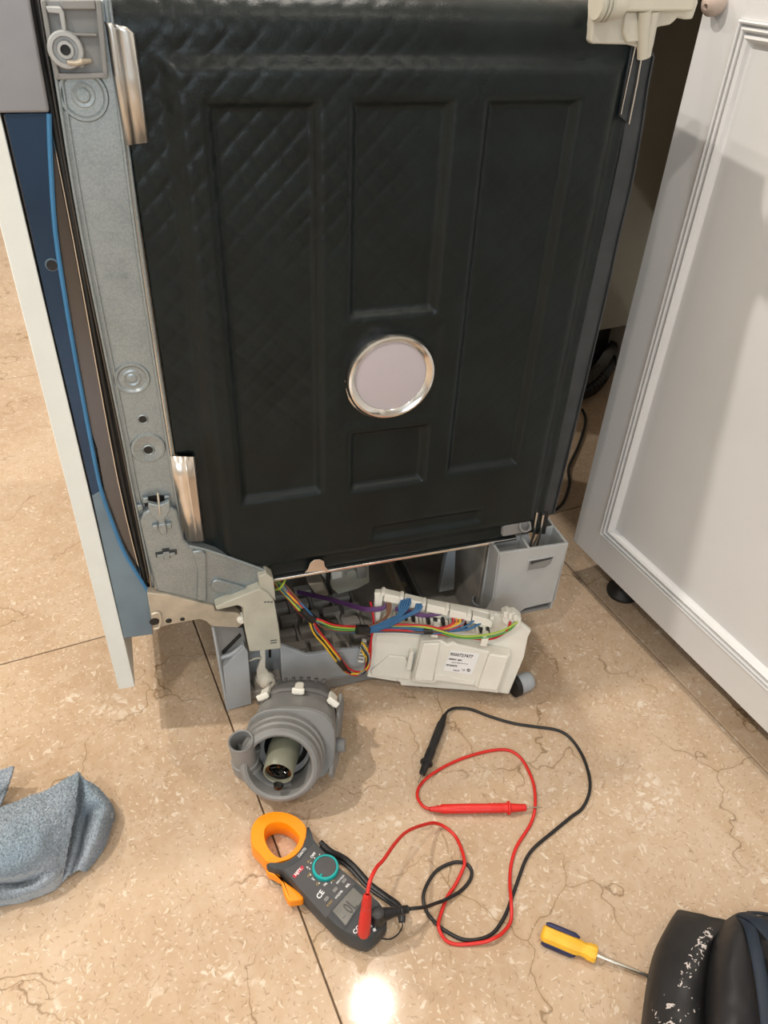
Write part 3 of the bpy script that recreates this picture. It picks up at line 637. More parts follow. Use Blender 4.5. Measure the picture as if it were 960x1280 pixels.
part(MB().box((0.306, 0.03, 0.018), (0.326, 0.42, 0.024)), 'rail_bed', M['midgrey'], base, bevel=0.001)
part(MB().box((0.326, 0.03, 0.018), (0.332, 0.42, 0.044)), 'tray_rail', M['midgrey'], base, bevel=0.001)
for yy in (0.09, 0.16, 0.22, 0.30): part(MB().lathe((0.316, yy, 0.024), (0, 0, 1), [(0.006, 0), (0.006, 0.004), (0.003, 0.005), (0, 0.005)], 16), 'rail_stud', M['hinge'], base)
part(MB().prism([D(px, py, 0.10) for px, py in ((560, 688), (570, 687), (568, 737), (549, 741))], (0, 0.012, 0)), 'tray_fin', M['basegrey'], base, bevel=0.0015)
for q in ((466, 718), (480, 716)):
    part(MB().prism([D(px, py, 0.24) for px, py in ((q[0] - 5, q[1] + 6), (q[0], q[1] - 6), (q[0] + 5, q[1] + 6))], (0, 0.02, 0)), 'tray_clip', M['midgrey'], base, bevel=0.001)
part(MB().lathe(D(597, 752, 0.04), (0, -0.3, 1), [(0.009, -0.01), (0.010, 0.004), (0.008, 0.005), (0.007, -0.004)], 20), 'tray_boss', M['basegrey'], base)
# grey rear counterweight box, open on top
yf, yb, zt = -0.020, -0.002, 0.230
bx = [(D(q[0], q[1], yf)) for q in ((623.5, 691.5), (711.8, 675.6), (706, 700), (693.5, 752), (672, 757), (656, 761), (648, 767), (640, 772), (604, 768), (610, 760), (616, 748))]
bx[0].z = zt; bx[1].z = zt - 0.004
rear = part(MB().prism(bx, (0, 0.0045, 0)), 'rear_box', M['grey'], base, bevel=0.0012, label='pale grey plastic box corner at the rear of the base')
xl, xr = bx[0].x, bx[1].x
part(MB().prism([(xl, yf, zt), (xl + 0.004, yf, 0.075), (xl + 0.004, yb + 0.02, 0.075), (xl, yb + 0.012, zt)], (0.0035, 0, 0)), 'box_wall', M['grey'], rear, bevel=0.0008)
part(MB().prism([(xr, yf, zt - 0.004), (xr - 0.002, yf, 0.10), (xr - 0.002, yb + 0.045, 0.10), (xr, yb + 0.045, zt - 0.004)], (-0.0035, 0, 0)), 'box_wall', M['grey'], rear, bevel=0.0008)
xm = xl + 0.045
part(MB().prism([(xm, yf + 0.002, zt), (xm, yf + 0.002, 0.14), (xm, yb + 0.01, 0.14), (xm, yb + 0.01, zt)], (0.003, 0, 0)), 'box_wall', M['grey'], rear, bevel=0.0008)
part(MB().prism([(xl, yb + 0.010, zt), (xl, yb + 0.010, 0.08), (xm + 0.018, yb + 0.010, 0.08), (xm + 0.020, yb + 0.010, zt - 0.02), (xm + 0.014, yb + 0.010, zt)], (0, 0.0035, 0)), 'box_wall', M['grey'], rear, bevel=0.0008)
part(MB().prism([(xm + 0.030, yb + 0.02, zt - 0.035), (xm + 0.04, yb + 0.022, zt - 0.012), (xm + 0.05, yb + 0.022, zt - 0.004), (xr, yb + 0.022, zt - 0.004), (xr, yb + 0.022, 0.09), (xm + 0.03, yb + 0.022, 0.09)], (0, 0.0035, 0)), 'box_wall', M['grey'], rear, bevel=0.0008)
part(MB().box((xl + 0.003, yf + 0.003, 0.098), (xr - 0.003, yb + 0.02, 0.102)), 'box_floor', M['midgrey'], rear)
slot = [(661.5, 702), (692, 696), (688, 705), (681, 709.5), (660, 713)]
plate([(660, 700.5), (694, 694.5), (689.5, 706), (682, 711.5), (658.5, 715)], yf - 0.0012, 0.003, 'slot_frame', M['grey'], rear, bevel=0.0008)
plate(slot, yf - 0.0016, 0.001, 'slot', M['midgrey'], rear, bevel=0)
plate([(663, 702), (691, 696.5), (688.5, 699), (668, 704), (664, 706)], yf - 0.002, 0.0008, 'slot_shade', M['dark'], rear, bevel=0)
part(MB().lathe((xr - 0.016, yf + 0.012, zt - 0.03), (0, 0, 1), [(0.0025, -0.06), (0.0025, 0.016), (0, 0.017)], 12), 'box_pin', M['grey'], rear)
for q in (((671, 640), (667, 668)), ((679, 643), (674, 672))):
    a_, b_ = D(q[0][0], q[0][1], 0.0), D(q[1][0], q[1][1], 0.004)
    part(MB().tube([a_, b_, b_ + Vector((-0.004, 0.002, -0.06))], 0.0019, 8), 'guide_rod', M['stainless'], rear)
mb = MB().prism([D(px, py, 0.006) for px, py in ((664, 642), (686, 640), (682, 668), (666, 668))], (0, 0.006, 0)); part(mb, 'rod_channel', M['rubber'], rear, bevel=0.001)
mb = MB().prism([D(px, py, -0.004) for px, py in ((629, 659), (640, 652), (664, 650), (666, 664), (650, 668), (628, 672))], (0, 0.014, 0)); part(mb, 'clamp_lug', M['midgrey'], rear, bevel=0.003)
part(MB().lathe(D(655, 658, -0.005), (0, -0.7, 0.7), [(0.0085, -0.004), (0.0085, 0.004), (0.0065, 0.0045), (0.006, 0.0)], 20), 'clamp_eye', M['midgrey'], rear)
for q in ((658, 766, 664, 785), (600, 790, 606, 800)):
    pass
part(MB().box((0.438, -0.002, 0.0), (0.447, 0.03, 0.11)), 'rear_leg', M['basegrey'], base, bevel=0.0015)
for x in (0.03, 0.375):
    for y in (0.06, 0.52):
        if x > 0.1 or y > 0.1: part(MB().lathe((x, y, 0), (0, 0, 1), [(0, 0), (0.018, 0), (0.018, 0.005), (0.006, 0.006), (0.006, 0.012), (0, 0.012)], 20), 'foot', M['rubber'], base)

# --- milky water inlet at the top rear corner
inl = plate([(744, -30), (873, -30), (873, 4), (866, 24), (857, 24.5), (847, 22), (843, 27), (838, 31), (822, 34), (818, 55), (813, 73), (803, 76), (799, 60), (785, 56), (741, 55), (738, 52), (742, 25)], -0.006, 0.012, 'water_inlet', M['trans'], bevel=0.0016, label='milky plastic water inlet at the top rear corner')
plate([(776, -30), (872, -30), (868, 14), (778, 15)], -0.016, 0.012, 'inlet_box', M['trans'], inl, bevel=0.002)
plate([(783, 15), (797, 15), (801, 52), (784, 54), (779, 40)], -0.010, 0.007, 'inlet_channel', M['trans'], inl, bevel=0.0015)
part(MB().tube([D(806, 14, -0.012), D(804, 40, -0.010), D(803, 72, -0.006)], [0.006, 0.0055, 0.005], 14), 'inlet_pipe', M['trans'], inl)
part(MB().tube([D(817, 14, -0.010), D(812, 40, -0.008), D(808, 70, -0.005)], [0.005, 0.005, 0.004], 14), 'inlet_pipe', M['trans'], inl)
part(MB().tube([D(744, 4, -0.014), D(776, 2, -0.014)], [0.0125, 0.0125], 20), 'inlet_union', M['trans'], inl)
for k in range(3): part(MB().tube([D(747 + 5 * k, 4, -0.014), D(749.5 + 5 * k, 4, -0.014)], 0.0142, 20), 'union_ring', M['beige'], inl)
plate([(752, 14), (780, 17), (770, 25), (756, 27)], -0.009, 0.005, 'inlet_web', M['trans'], inl, bevel=0.001)

# ================================================================== CONTROL MODULE AND ITS WIRES
mA, mB_ = fl(457, 848, 0.023), fl(635, 869, 0.017)
mu = (mB_ - mA).normalized()
dT = ray(467, 741); mT = EYE + dT * ((mA - EYE).dot(mu) / dT.dot(mu))
mv = (mT - mA).normalized(); mn = mu.cross(mv).normalized()
if mn.dot(EYE - mA) < 0: mn = -mn
mod = tag(empty('control_module', (mA + mB_) / 2 + Vector((0, 0, -0.016))), 'white plastic control module with paper label leaning against the grey dishwasher base', 'control module')
MO = Vector(mod.location)
def Mp(px, py, w=0.0): return on_plane(px, py, mA + mn * w, mn)
def mplate(pix, w0, w1, name, material, parent=None, bevel=0.0008, label=None, inset=0.0):
    o = MB().prism([Mp(px, py, w1) - MO for px, py in pix], -mn * (w1 - w0), inset).build(name, material, parent or mod, bevel=bevel)
    if label: o['label'] = label
    return o
body = mplate([(458, 846), (470, 741), (482, 742), (617, 767), (640, 770), (664, 789), (660, 797), (655, 822), (636, 868), (622, 866), (501, 857), (500, 853), (496, 852), (495, 850)], -0.008, 0.0, 'housing', M['white'], bevel=0.0016)
mplate([(459, 846), (468, 748), (472, 748), (470, 790), (463, 842), (496, 847), (496, 852)], 0.0, 0.003, 'edge_rim', M['white'], bevel=0.0008)
mplate([(464, 838), (487, 820), (507, 822), (514, 840), (513, 850), (464, 845)], 0.0, 0.004, 'corner_gusset', M['white'], bevel=0.0012)
blk = mplate([(514, 853), (527, 802), (551, 801), (560, 806), (566, 802), (572, 806), (598, 812), (611, 815), (638, 820), (623, 867), (600, 864), (590, 856), (552, 851), (540, 855)], 0.0, 0.017, 'cover', M['white'], bevel=0.0022, inset=0.04)
mplate([(517, 850), (529, 805), (550, 804.5), (541, 852)], 0.017, 0.0215, 'cover_ridge', M['white'], blk, bevel=0.0016, inset=0.03)
mplate([(597, 861), (612, 818), (636, 822), (622, 864)], 0.017, 0.0225, 'cover_ridge', M['white'], blk, bevel=0.0018, inset=0.03)
mplate([(543, 842), (594, 852), (592, 857), (542, 850)], 0.017, 0.019, 'cover_ridge', M['white'], blk, bevel=0.0008)
mplate([(507, 838), (512, 816), (517, 816), (514, 838)], 0.0, 0.011, 'side_catch', M['white'], blk, bevel=0.001)
mplate([(519, 850), (527, 851), (527, 846), (520, 845)], 0.0215, 0.0222, 'cast_mark', M['white'], blk, bevel=0.0003)
lab = mplate([(563.6, 812.5), (600, 817), (590, 843.7), (553.7, 838)], 0.0172, 0.0177, 'paper_label', M['label'], blk, bevel=0)
lab['label'] = 'white printed paper label'
lu = (Mp(600, 817, 0.0178) - Mp(563.6, 812.5, 0.0178)).normalized(); lv = mn.cross(lu).normalized()
lw_ = (Mp(600, 817, 0.0178) - Mp(563.6, 812.5, 0.0178)).length
def lab_m(px, py, shear=0.0):
    o = Mp(px, py, 0.0178) - MO; mm = Matrix.Identity(4)
    vv = (Mp(563.6, 812.5, .0178) - Mp(553.7, 838, .0178)).normalized()
    for i in range(3): mm[i][0] = lu[i]; mm[i][1] = vv[i]; mm[i][2] = mn[i]; mm[i][3] = o[i]
    return mm
text_mesh('9000727477', 0.0074, lab_m(576.8, 819.4), 'lettering', M['ink'], lab, bold=0.00012, sx=0.86)
text_mesh('SIEMENS  BMN', 0.0036, lab_m(569.2, 824.6), 'lettering', M['ink'], lab, bold=0.00010, sx=0.80)
text_mesh('220-240V  50/60Hz  IP 00  SW 1.02', 0.0022, lab_m(574.6, 829.0), 'lettering', M['ink'], lab, sx=0.72)
text_mesh('EPG60074', 0.0042, lab_m(564.6, 832.0), 'lettering', M['ink'], lab, bold=0.00010, sx=0.86)
text_mesh('0 06 07', 0.0034, lab_m(570.3, 838.3), 'lettering', M['ink'], lab, bold=0.00006, sx=0.86)
text_mesh('CE', 0.0040, lab_m(579.2, 837.6), 'lettering', M['ink'], lab, sx=0.9)
pm = lab_m(585.6, 837.8)
part(MB().lathe((pm.translation), mn, [(0, 0.0001), (0.0026, 0.0001), (0.0026, 0.0), (0, 0)], 20), 'round_mark', M['ink'], lab)
text_mesh('DE', 0.0024, Matrix.Translation(mn * 0.0002) @ pm, 'lettering', M['label'], lab, bold=0.0001)
# connector rail along the top edge
mplate([(468, 741), (480, 741), (478, 752), (475, 775), (469, 778)], 0.0, 0.010, 'end_cheek', M['white'], bevel=0.001)
rl = [((480.6, 743), (504, 748.5)), ((505.5, 749), (532.5, 755.5)), ((534, 756), (561, 762.5)), ((562.5, 763), (590, 769.5)), ((591, 770), (616, 777))]
for (a, c) in rl:
    mplate([(a[0], a[1] - 1), (c[0], c[1] - 1), (c[0] - 1.5, c[1] + 8), (a[0] - 1.5, a[1] + 9)], 0.0, 0.014, 'terminal_cover', M['white'], bevel=0.0012)
for q in ((479, 741), (502, 746), (530, 754), (559, 760.5), (586, 767), (615, 771)):
    part(MB().lathe(Mp(*q, 0.012) - MO, mn, [(0.003, -0.01), (0.0032, 0.003), (0.0022, 0.0045), (0, 0.0048)], 14), 'cover_peg', M['white'], mod)
strip_px = [(488, 771), (622, 796)]
for k in range(26):
    t = (k + 0.5) / 26
    px = 490 + (612 - 490) * t; py = 772 + (792 - 772) * t - 3
    mplate([(px - 1.7, py - 4.5), (px + 1.7, py - 4), (px + 3.0, py + 5), (px - 0.6, py + 4.6)], 0.0, 0.0075, 'terminal_tooth', M['white'] if k % 2 == 0 or k in (1, 7, 15, 21) else M['ink'], bevel=0.0005)
for (px, py, w, h) in ((499, 753, 9, 6), (511, 757, 8, 5), (527, 762, 8, 5), (545, 768, 14, 5), (571, 773, 10, 5), (588, 777, 9, 5), (604, 781, 9, 5)):
    mplate([(px - w / 2, py - h / 2), (px + w / 2, py - h / 2 + w * 0.2), (px + w / 2 - 1, py + h / 2 + w * 0.2), (px - w / 2 - 1, py + h / 2)], 0.0, 0.010, 'plug_socket', M['white'], bevel=0.0009)
cb = mplate([(627, 768), (634, 764.5), (637, 767), (643, 766.5), (652, 774), (649, 784), (640, 788), (628, 778)], 0.0, 0.016, 'mains_plug', M['white'], bevel=0.0014)
for q in ((632, 767.5), (638.5, 769), (645, 771.5)): mplate([(q[0] - 2.4, q[1] - 2.5), (q[0] + 2.2, q[1] - 1.7), (q[0] + 1.4, q[1] + 6), (q[0] - 3, q[1] + 5)], 0.016, 0.0195, 'plug_key', M['white'], cb, bevel=0.0008)
for q in ((542, 784), (603.5, 795)):
    mplate([(q[0], q[1]), (q[0] + 8, q[1] + 1), (q[0] + 5, q[1] + 14), (q[0] - 4, q[1] + 12.5)], 0.0, 0.021, 'cable_tie_post', M['white'], bevel=0.0012)
comb = mplate([(447, 828), (452, 802), (458, 803), (455, 829)], -0.003, 0.006, 'edge_plug', M['white'], bevel=0.001)
for k in range(6): mplate([(448 + k * 0.8, 825 - k * 4), (454 + k * 0.8, 826 - k * 4), (454.4 + k * 0.8, 824 - k * 4), (448.4 + k * 0.8, 823 - k * 4)], 0.006, 0.0072, 'plug_rib', M['midgrey'], comb, bevel=0)
# grey sleeve under the right end
eb = fl(655, 853, 0.016) - MO
ux = (fl(668, 848, 0.016) - fl(640, 858, 0.016)).normalized()
sl_ = MB().tube([eb - ux * 0.012, eb + ux * 0.006, eb + ux * 0.012, eb + ux * 0.0155], [(0.0155, 0.014), (0.0155, 0.014), (0.0125, 0.0115), (0.006, 0.006)], 24, flat=(0, 0, 1)).build('end_sleeve', M['basegrey'], mod, ang=60)
sl_['label'] = 'blue grey plastic sleeve'
MB().tube([eb - ux * 0.020, eb - ux * 0.012], 0.0166, 24).build('sleeve_collar', M['rubber'], sl_)

har = tag(empty('wire_harness', DW_O + EX * 0.1 + EY * 0.0), 'bundle of coloured wires taped together between dishwasher base and control module', 'wires')
HO = Vector(har.location)
def dwp(px, py, y): return DW_O + EX * 0 + (lambda l: EX * l.x + EY * l.y + Vector((0, 0, l.z)))(D(px, py, y))
def wp(q):
    if len(q) == 3: px, py, w = q; return Mp(px, py, w)
    px, py, y, _ = q; return dwp(px, py, y)
def wire(pts, material, r=0.0016, jit=0.0):
    P = [wp(q) - HO for q in pts]
    return MB().tube(catmull(P, 7), r, 6).build('wire', M[material], har, ang=80)
def off(pts, dx, dy):
    """shift a run of points sideways, each point a little differently, so the strands wander and cross"""
    out = []
    for q in pts:
        j = random.uniform(-1.6, 1.6) if len(pts) > 3 else random.uniform(-0.5, 0.5)
        out.append((q[0] + dx + 0.3 * j, q[1] + dy + j, q[2] + random.uniform(-0.0022, 0.0022)) + tuple(q[3:]))
    return out
D_ = 'd'
trunk = [(343, 722, 0.02, D_), (352, 733, 0.012, D_), (367, 750, 0.004, D_), (384, 768, -0.006, D_)]
toM = [(400, 779, -0.010, D_), (420, 785, -0.014, D_), (455, 787, 0.017), (495, 786, 0.020), (535, 788, 0.022)]
loop = [(394, 788, -0.012, D_), (408, 806, -0.016, D_), (422, 824, -0.020, D_), (434, 837, 0.010), (446, 842, 0.010), (457, 838, 0.012), (461, 822, 0.012)]
cols = ['wred', 'wyellow', 'wblack', 'wred', 'wgrey', 'wlime', 'wbrown', 'wblack']
for k, c in enumerate(['wred', 'wlime', 'wblue', 'wblue', 'wgreen', 'wred', 'wblue', 'wbrown']):
    o = (k - 3.5)
    ends = {0: [(560, 787, 0.02), (580, 778, 0.016), (573, 770, 0.010)], 1: [(575, 795, 0.022), (610, 793, 0.022), (633, 786, 0.022), (647, 777, 0.018)], 2: [(560, 789, 0.02), (585, 786, 0.018), (603, 778, 0.012)],
            3: [(556, 788, 0.02), (580, 784, 0.018), (594, 774, 0.012)], 4: [(575, 797, 0.02), (612, 796, 0.02), (636, 788, 0.02), (645, 778, 0.018)], 5: [(580, 797, 0.018), (612, 799, 0.018), (632, 790, 0.02), (638, 777, 0.018)],
            6: [(562, 789, 0.02), (588, 786, 0.018), (598, 779, 0.012)], 7: [(560, 786, 0.02), (574, 778, 0.016), (577, 771, 0.010)]}[k]
    tm = off(toM, 0.25 * o, 1.15 * o)
    wire(off(trunk, 0.9 * o, -0.9 * o) + tm + ends, c)
for k, c in enumerate(['wyellow', 'wred', 'wblack', 'wgrey', 'wyellow', 'wred']):
    o = k - 2.5
    lp = off(loop, 1.0 * o, -0.7 * o)
    end = [(464, 800, 0.016), (467, 775, 0.014), (463, 752, 0.012)] if c == 'wred' else [(455, 818 - 3 * k, 0.012), (452, 812 - 2 * k, 0.008)]
    wire(off(trunk, 1.1 * o + 2, 1.0 * o + 1) + lp + end, c)
for k in range(5):
    o = k - 2
    wire([(458, 788 + 1.2 * o, 0.018), (478, 780 + 1.3 * o, 0.021), (497, 771 + o, 0.022), (505 + 3 * o, 758, 0.020), (508 + 2.2 * o, 748, 0.012)], 'wblue')
for k in range(4):
    o = k - 1.5
    wire([(458, 790 + 1.0 * o, 0.019), (485, 782 + 1.0 * o, 0.022), (508, 770 + o, 0.022), (521 + 2 * o, 763, 0.020), (525 + 2.5 * o, 753, 0.012)], 'wblue')
for k in range(4):
    o = k - 1.5
    wire([(372, 740 + o, 0.14, D_), (408, 748 + o, 0.08, D_), (430, 754 + o, 0.04, D_), (455, 761 + 1.2 * o, 0.012), (476, 761 + o, 0.014), (484 + 1.5 * o, 755, 0.012)], 'wpurple')
    wire([(494, 761 + o, 0.012), (510, 764 + o, 0.014), (528, 769 + o, 0.014), (545 + 3 * o, 768, 0.013), (550 + 3.5 * o, 764, 0.011)], 'wpurple')
for k in range(3):
    o = k - 1
    wire([(458, 784 + o, 0.017), (472, 780 + o, 0.020), (483, 771 + o * 0.6, 0.020), (486 + 2 * o, 762, 0.018), (486 + 2 * o, 752, 0.012)], 'wbrown')
wire([(394, 762, 0.16, D_), (410, 776, 0.10, D_), (432, 783, 0.05, D_), (458, 785, 0.016)], 'wbrown')
for k, c in enumerate(['wred', 'worange', 'wyellow', 'wgrey']):
    wire([(538, 786 + k, 0.020), (556, 784 + k, 0.020), (566 + 4 * k, 779, 0.018), (566 + 4.2 * k, 771 + k * 0.8, 0.012)], c)
wire([(341, 737, 0.01, D_), (349, 736, 0.0, D_), (355, 728, 0.004, D_), (357, 721, 0.012, D_)], 'wlime')
def tape(pts, r):
    MB().tube(catmull([wp(q) - HO for q in pts], 3), r, 12).build('tape_wrap', M['rubber'], har)
tape([(377, 761, -0.003, D_), (384, 768, -0.006, D_), (392, 775, -0.008, D_)], 0.0062)
tape([(446, 787, -0.016, D_), (460, 787, 0.0185)], 0.0068)
tape([(530, 788, 0.022), (541, 788, 0.022)], 0.0055)
tape([(423, 825, -0.020, D_), (431, 835, 0.010)], 0.0050)

# ================================================================== CIRCULATION PUMP
pump = tag(empty('circulation_pump', fl(362, 960, 0.0)), 'grey plastic pump with open round mouth lying on the marble in front of the dishwasher', 'pump')
PO = Vector(pump.location)
fc = fl(350, 956, 0.0795) - PO
el, az = radians(27), math.atan2(-0.90, -0.42)
pn = Vector((cos(az) * cos(el), sin(az) * cos(el), sin(el)))
pr = Vector((-sin(az), cos(az), 0)); pr = pr if pr.dot(RIGHT) > 0 else -pr     # to the right in the picture
pu = pn.cross(pr); pu = pu if pu.z > 0 else -pu
def PL(r, u, n): return fc + pr * r + pu * u + pn * n
vol = MB().lathe(fc, pn, [(0.0510, -0.040), (0.0540, -0.036), (0.0540, -0.022), (0.0518, -0.020), (0.0518, -0.010), (0.0495, -0.008), (0.0488, 0.001), (0.0460, 0.0050), (0.0425, 0.0062), (0.0395, 0.0045), (0.0378, -0.002), (0.0368, -0.014), (0.0335, -0.030), (0.018, -0.036), (0.0, -0.036)], 56).build('volute', M['pump'], pump, ang=30)
part(MB().tube([PL(-0.0435 * cos(t), -0.0435 * sin(t), -0.020) for t in [radians(a) for a in range(-20, 120, 10)]], [0.0150 - 0.0004 * k for k in range(14)], 18), 'scroll', M['pump'], vol, ang=50)
om = fl(301, 926, 0.112) - PO; ob = Vector((om.x + 0.004, om.y + 0.002, om.z - 0.058))
outl = part(MB().tube([ob, ob + (om - ob) * 0.3, ob + (om - ob) * 0.32, ob + (om - ob) * 0.55, om], [0.0172, 0.0172, 0.0156, 0.0153, 0.0156], 28, caps=False).lathe(om, (om - ob).normalized(), [(0.0156, 0.0), (0.0148, 0.0012), (0.0132, 0.0), (0.0130, -0.036), (0.0, -0.036)], 28), 'outlet_pipe', M['pump'], pump, ang=50)
part(MB().tube([ob + Vector((0, 0, 0.001)), ob * 0.5 + PL(-0.040, -0.016, -0.020) * 0.5, PL(-0.036, -0.024, -0.020)], [0.0170, 0.0165, 0.0155], 20), 'outlet_neck', M['pump'], outl, ang=60)
part(MB().lathe(PL(0.004, 0.008, -0.0365), pn, [(0.0265, 0.0), (0.0275, 0.007), (0.0215, 0.010), (0.0205, 0.0)], 40), 'seal_ring', M['gloss'], vol)
part(MB().lathe(PL(0.001, 0.002, -0.0365), pn, [(0.0, 0.0012), (0.0300, 0.0012), (0.0335, 0.008), (0.0345, 0.008)], 40), 'bowl_floor', M['rubber'], vol)
hb = PL(0.003, 0.010, -0.035); hd = (pn + pr * -0.10 + pu * -0.40).normalized()
hub = part(MB().lathe(hb, hd, [(0.0205, 0.0), (0.0200, 0.010), (0.0192, 0.030), (0.0186, 0.046), (0.0176, 0.0470), (0.0163, 0.046), (0.0158, 0.020), (0, 0.020)], 36), 'impeller_tube', M['hub'], pump, ang=45, label='olive grey inlet tube')
part(MB().lathe(hb, hd, [(0.0160, 0.024), (0.0159, 0.042), (0.0125, 0.0415), (0.0080, 0.034), (0.0045, 0.033), (0.0035, 0.038), (0, 0.0385)], 28), 'impeller', M['gloss'], hub, label='glossy wet black impeller')
for k in range(5):
    a = k * 2 * pi / 5; u_ = hd.orthogonal().normalized(); w_ = hd.cross(u_)
    part(MB().tube([hb + hd * 0.0385 + (u_ * cos(a) + w_ * sin(a)) * 0.004, hb + hd * 0.0395 + (u_ * cos(a + 0.5) + w_ * sin(a + 0.5)) * 0.010, hb + hd * 0.038 + (u_ * cos(a + 1.0) + w_ * sin(a + 1.0)) * 0.0145], 0.0014, 6), 'vane', M['gloss'], hub)
part(MB().lathe(hb + hd * 0.044 + pu * -0.0190, hd, [(0, 0.005), (0.005, 0.003), (0.0065, -0.002)], 16), 'seal_lip', M['gloss'], hub)
# motor housing behind: a drum with a squarer upper deck
deck = []
for t in range(0, 360, 12):
    c_, s_ = cos(radians(t)), sin(radians(t)); k = 0.060
    e = 3.0; rr_ = k / ((abs(c_) ** e + abs(s_) ** e) ** (1 / e)); deck.append((rr_ * c_ * 0.92, rr_ * s_ * 0.80))
def slab(n0, n1, sc0, sc1, r0=0.0, u0=0.0):
    mb = MB(); A = [mb.bm.verts.new(PL(r0 + x * sc0, u0 + y * sc0, n0)) for x, y in deck]; B = [mb.bm.verts.new(PL(r0 + x * sc1, u0 + y * sc1, n1)) for x, y in deck]
    mb.bm.faces.new(A); mb.bm.faces.new(B[::-1])
    for i in range(len(A)): mb.bm.faces.new((A[i], A[(i + 1) % len(A)], B[(i + 1) % len(A)], B[i]))
    return mb
mot = part(slab(-0.034, -0.088, 0.98, 0.95, 0.012, 0.012), 'motor_housing', M['pump'], pump, bevel=0.003)
part(slab(-0.032, -0.039, 1.03, 1.03, 0.009, 0.009), 'housing_flange', M['pump'], mot, bevel=0.0015)
part(slab(-0.087, -0.132, 0.93, 0.80, 0.014, 0.018), 'motor_cover', M['pumpdark'], pump, bevel=0.004)
for k in range(6): part(MB().box((-0.0025, -0.003, -0.004), (0.0025, 0.003, 0.004), Matrix.Translation(PL(-0.008 + 0.0105 * k, 0.058 - abs(k - 2.5) * 0.001, -0.128)) @ Matrix(((pr.x, pu.x, pn.x), (pr.y, pu.y, pn.y), (pr.z, pu.z, pn.z))).to_4x4()), 'cover_fin', M['pumpdark'], mot, bevel=0.0008)
R3 = Matrix(((pr.x, pu.x, pn.x), (pr.y, pu.y, pn.y), (pr.z, pu.z, pn.z))).to_4x4()
for (r, u, n, rot) in ((-0.030, 0.052, -0.086, -0.45), (0.014, 0.0605, -0.086, 0.05), (0.058, 0.050, -0.080, 0.65)):
    mt_ = Matrix.Translation(PL(r, u, n)) @ R3 @ Matrix.Rotation(-rot, 4, 'Z') @ Matrix.Scale(1.4, 4)
    c_ = part(MB().box((-0.0042, -0.001, -0.010), (0.0042, 0.003, 0.010), mt_), 'retaining_clip', M['white'], pump, bevel=0.0012, label='white plastic retaining clip')
    part(MB().box((-0.0058, 0.000, 0.007), (0.0058, 0.0055, 0.0105), mt_), 'clip_head', M['white'], c_, bevel=0.0012)
    part(MB().box((-0.0030, -0.002, -0.017), (0.0030, 0.001, -0.009), mt_), 'clip_foot', M['white'], c_, bevel=0.0010)
# side plate, knob and the foot it lies on
part(MB().prism([PL(0.066, 0.052, -0.100), PL(0.070, 0.040, -0.098), PL(0.066, -0.020, -0.054), PL(0.060, -0.036, -0.034), PL(0.058, -0.026, -0.026), PL(0.063, 0.020, -0.060)], pr * 0.005), 'side_plate', M['pump'], pump, bevel=0.0012)
part(MB().tube([PL(0.062, 0.004, -0.052), PL(0.067, 0.003, -0.050)], 0.0052, 12), 'knob_neck', M['rubber'], pump)
part(MB().tube([PL(0.066, 0.003, -0.050), PL(0.070, 0.003, -0.049), PL(0.078, 0.004, -0.047)], [(0.008, 0.006), (0.0095, 0.0065), (0.0085, 0.005)], 16), 'knob', M['pump'], pump)
lowest = min((v.co.z for o in pump.children for v in o.data.vertices), default=0)
print('pump lowest', lowest)

# ================================================================== CLAMP METER
met = tag(empty('clamp_meter', fl(400, 1110, 0.0)), 'charcoal clamp meter with orange jaw and teal dial lying on the marble floor', 'clamp meter')
TO = Vector(met.location)
ZT = 0.034
def T(px, py, z=ZT): return fl(px, py, z) - TO
c4 = lambda L, ox=290, oy=1000, s=4.0: [(ox + x / s, oy + y / s) for x, y in L]
topf = c4([(172, 318), (185, 310), (240, 312), (285, 296), (322, 268), (352, 226), (368, 180), (373, 132), (384, 127), (398, 160), (405, 190), (440, 232), (530, 330), (640, 420), (738, 510), (772, 565), (772, 612), (735, 655), (700, 690), (675, 702), (640, 695), (575, 668), (520, 632), (480, 590), (420, 530), (335, 440), (245, 347), (205, 340), (180, 332)])
mb = MB(); cen = sum((T(*q) for q in topf), Vector()) / len(topf)
lay = []
for z, sc in ((ZT, 0.965), (ZT - 0.0025, 1.0), (0.020, 1.0), (0.018, 1.015), (0.006, 1.0), (0.003, 0.96)):
    lay.append([mb.bm.verts.new(Vector((cen.x + (p.x - cen.x) * sc, cen.y + (p.y - cen.y) * sc, z))) for p in [T(*q) for q in topf]])
mb.bm.faces.new(lay[0]); mb.bm.faces.new(lay[-1][::-1])
for A, B in zip(lay, lay[1:]):
    for i in range(len(A)): mb.bm.faces.new((A[i], A[(i + 1) % len(A)], B[(i + 1) % len(A)], B[i]))
mbody = part(mb, 'meter_body', M['meter'], met, ang=50, label='charcoal meter body')
face = c4([(262, 345), (300, 330), (345, 300), (385, 240), (410, 215), (440, 250), (620, 420), (560, 490), (470, 590), (330, 435)])
part(MB().prism([T(*q) for q in face], (0, 0, 0.0004)), 'face_plate', M['meterface'], mbody, bevel=0.0002)
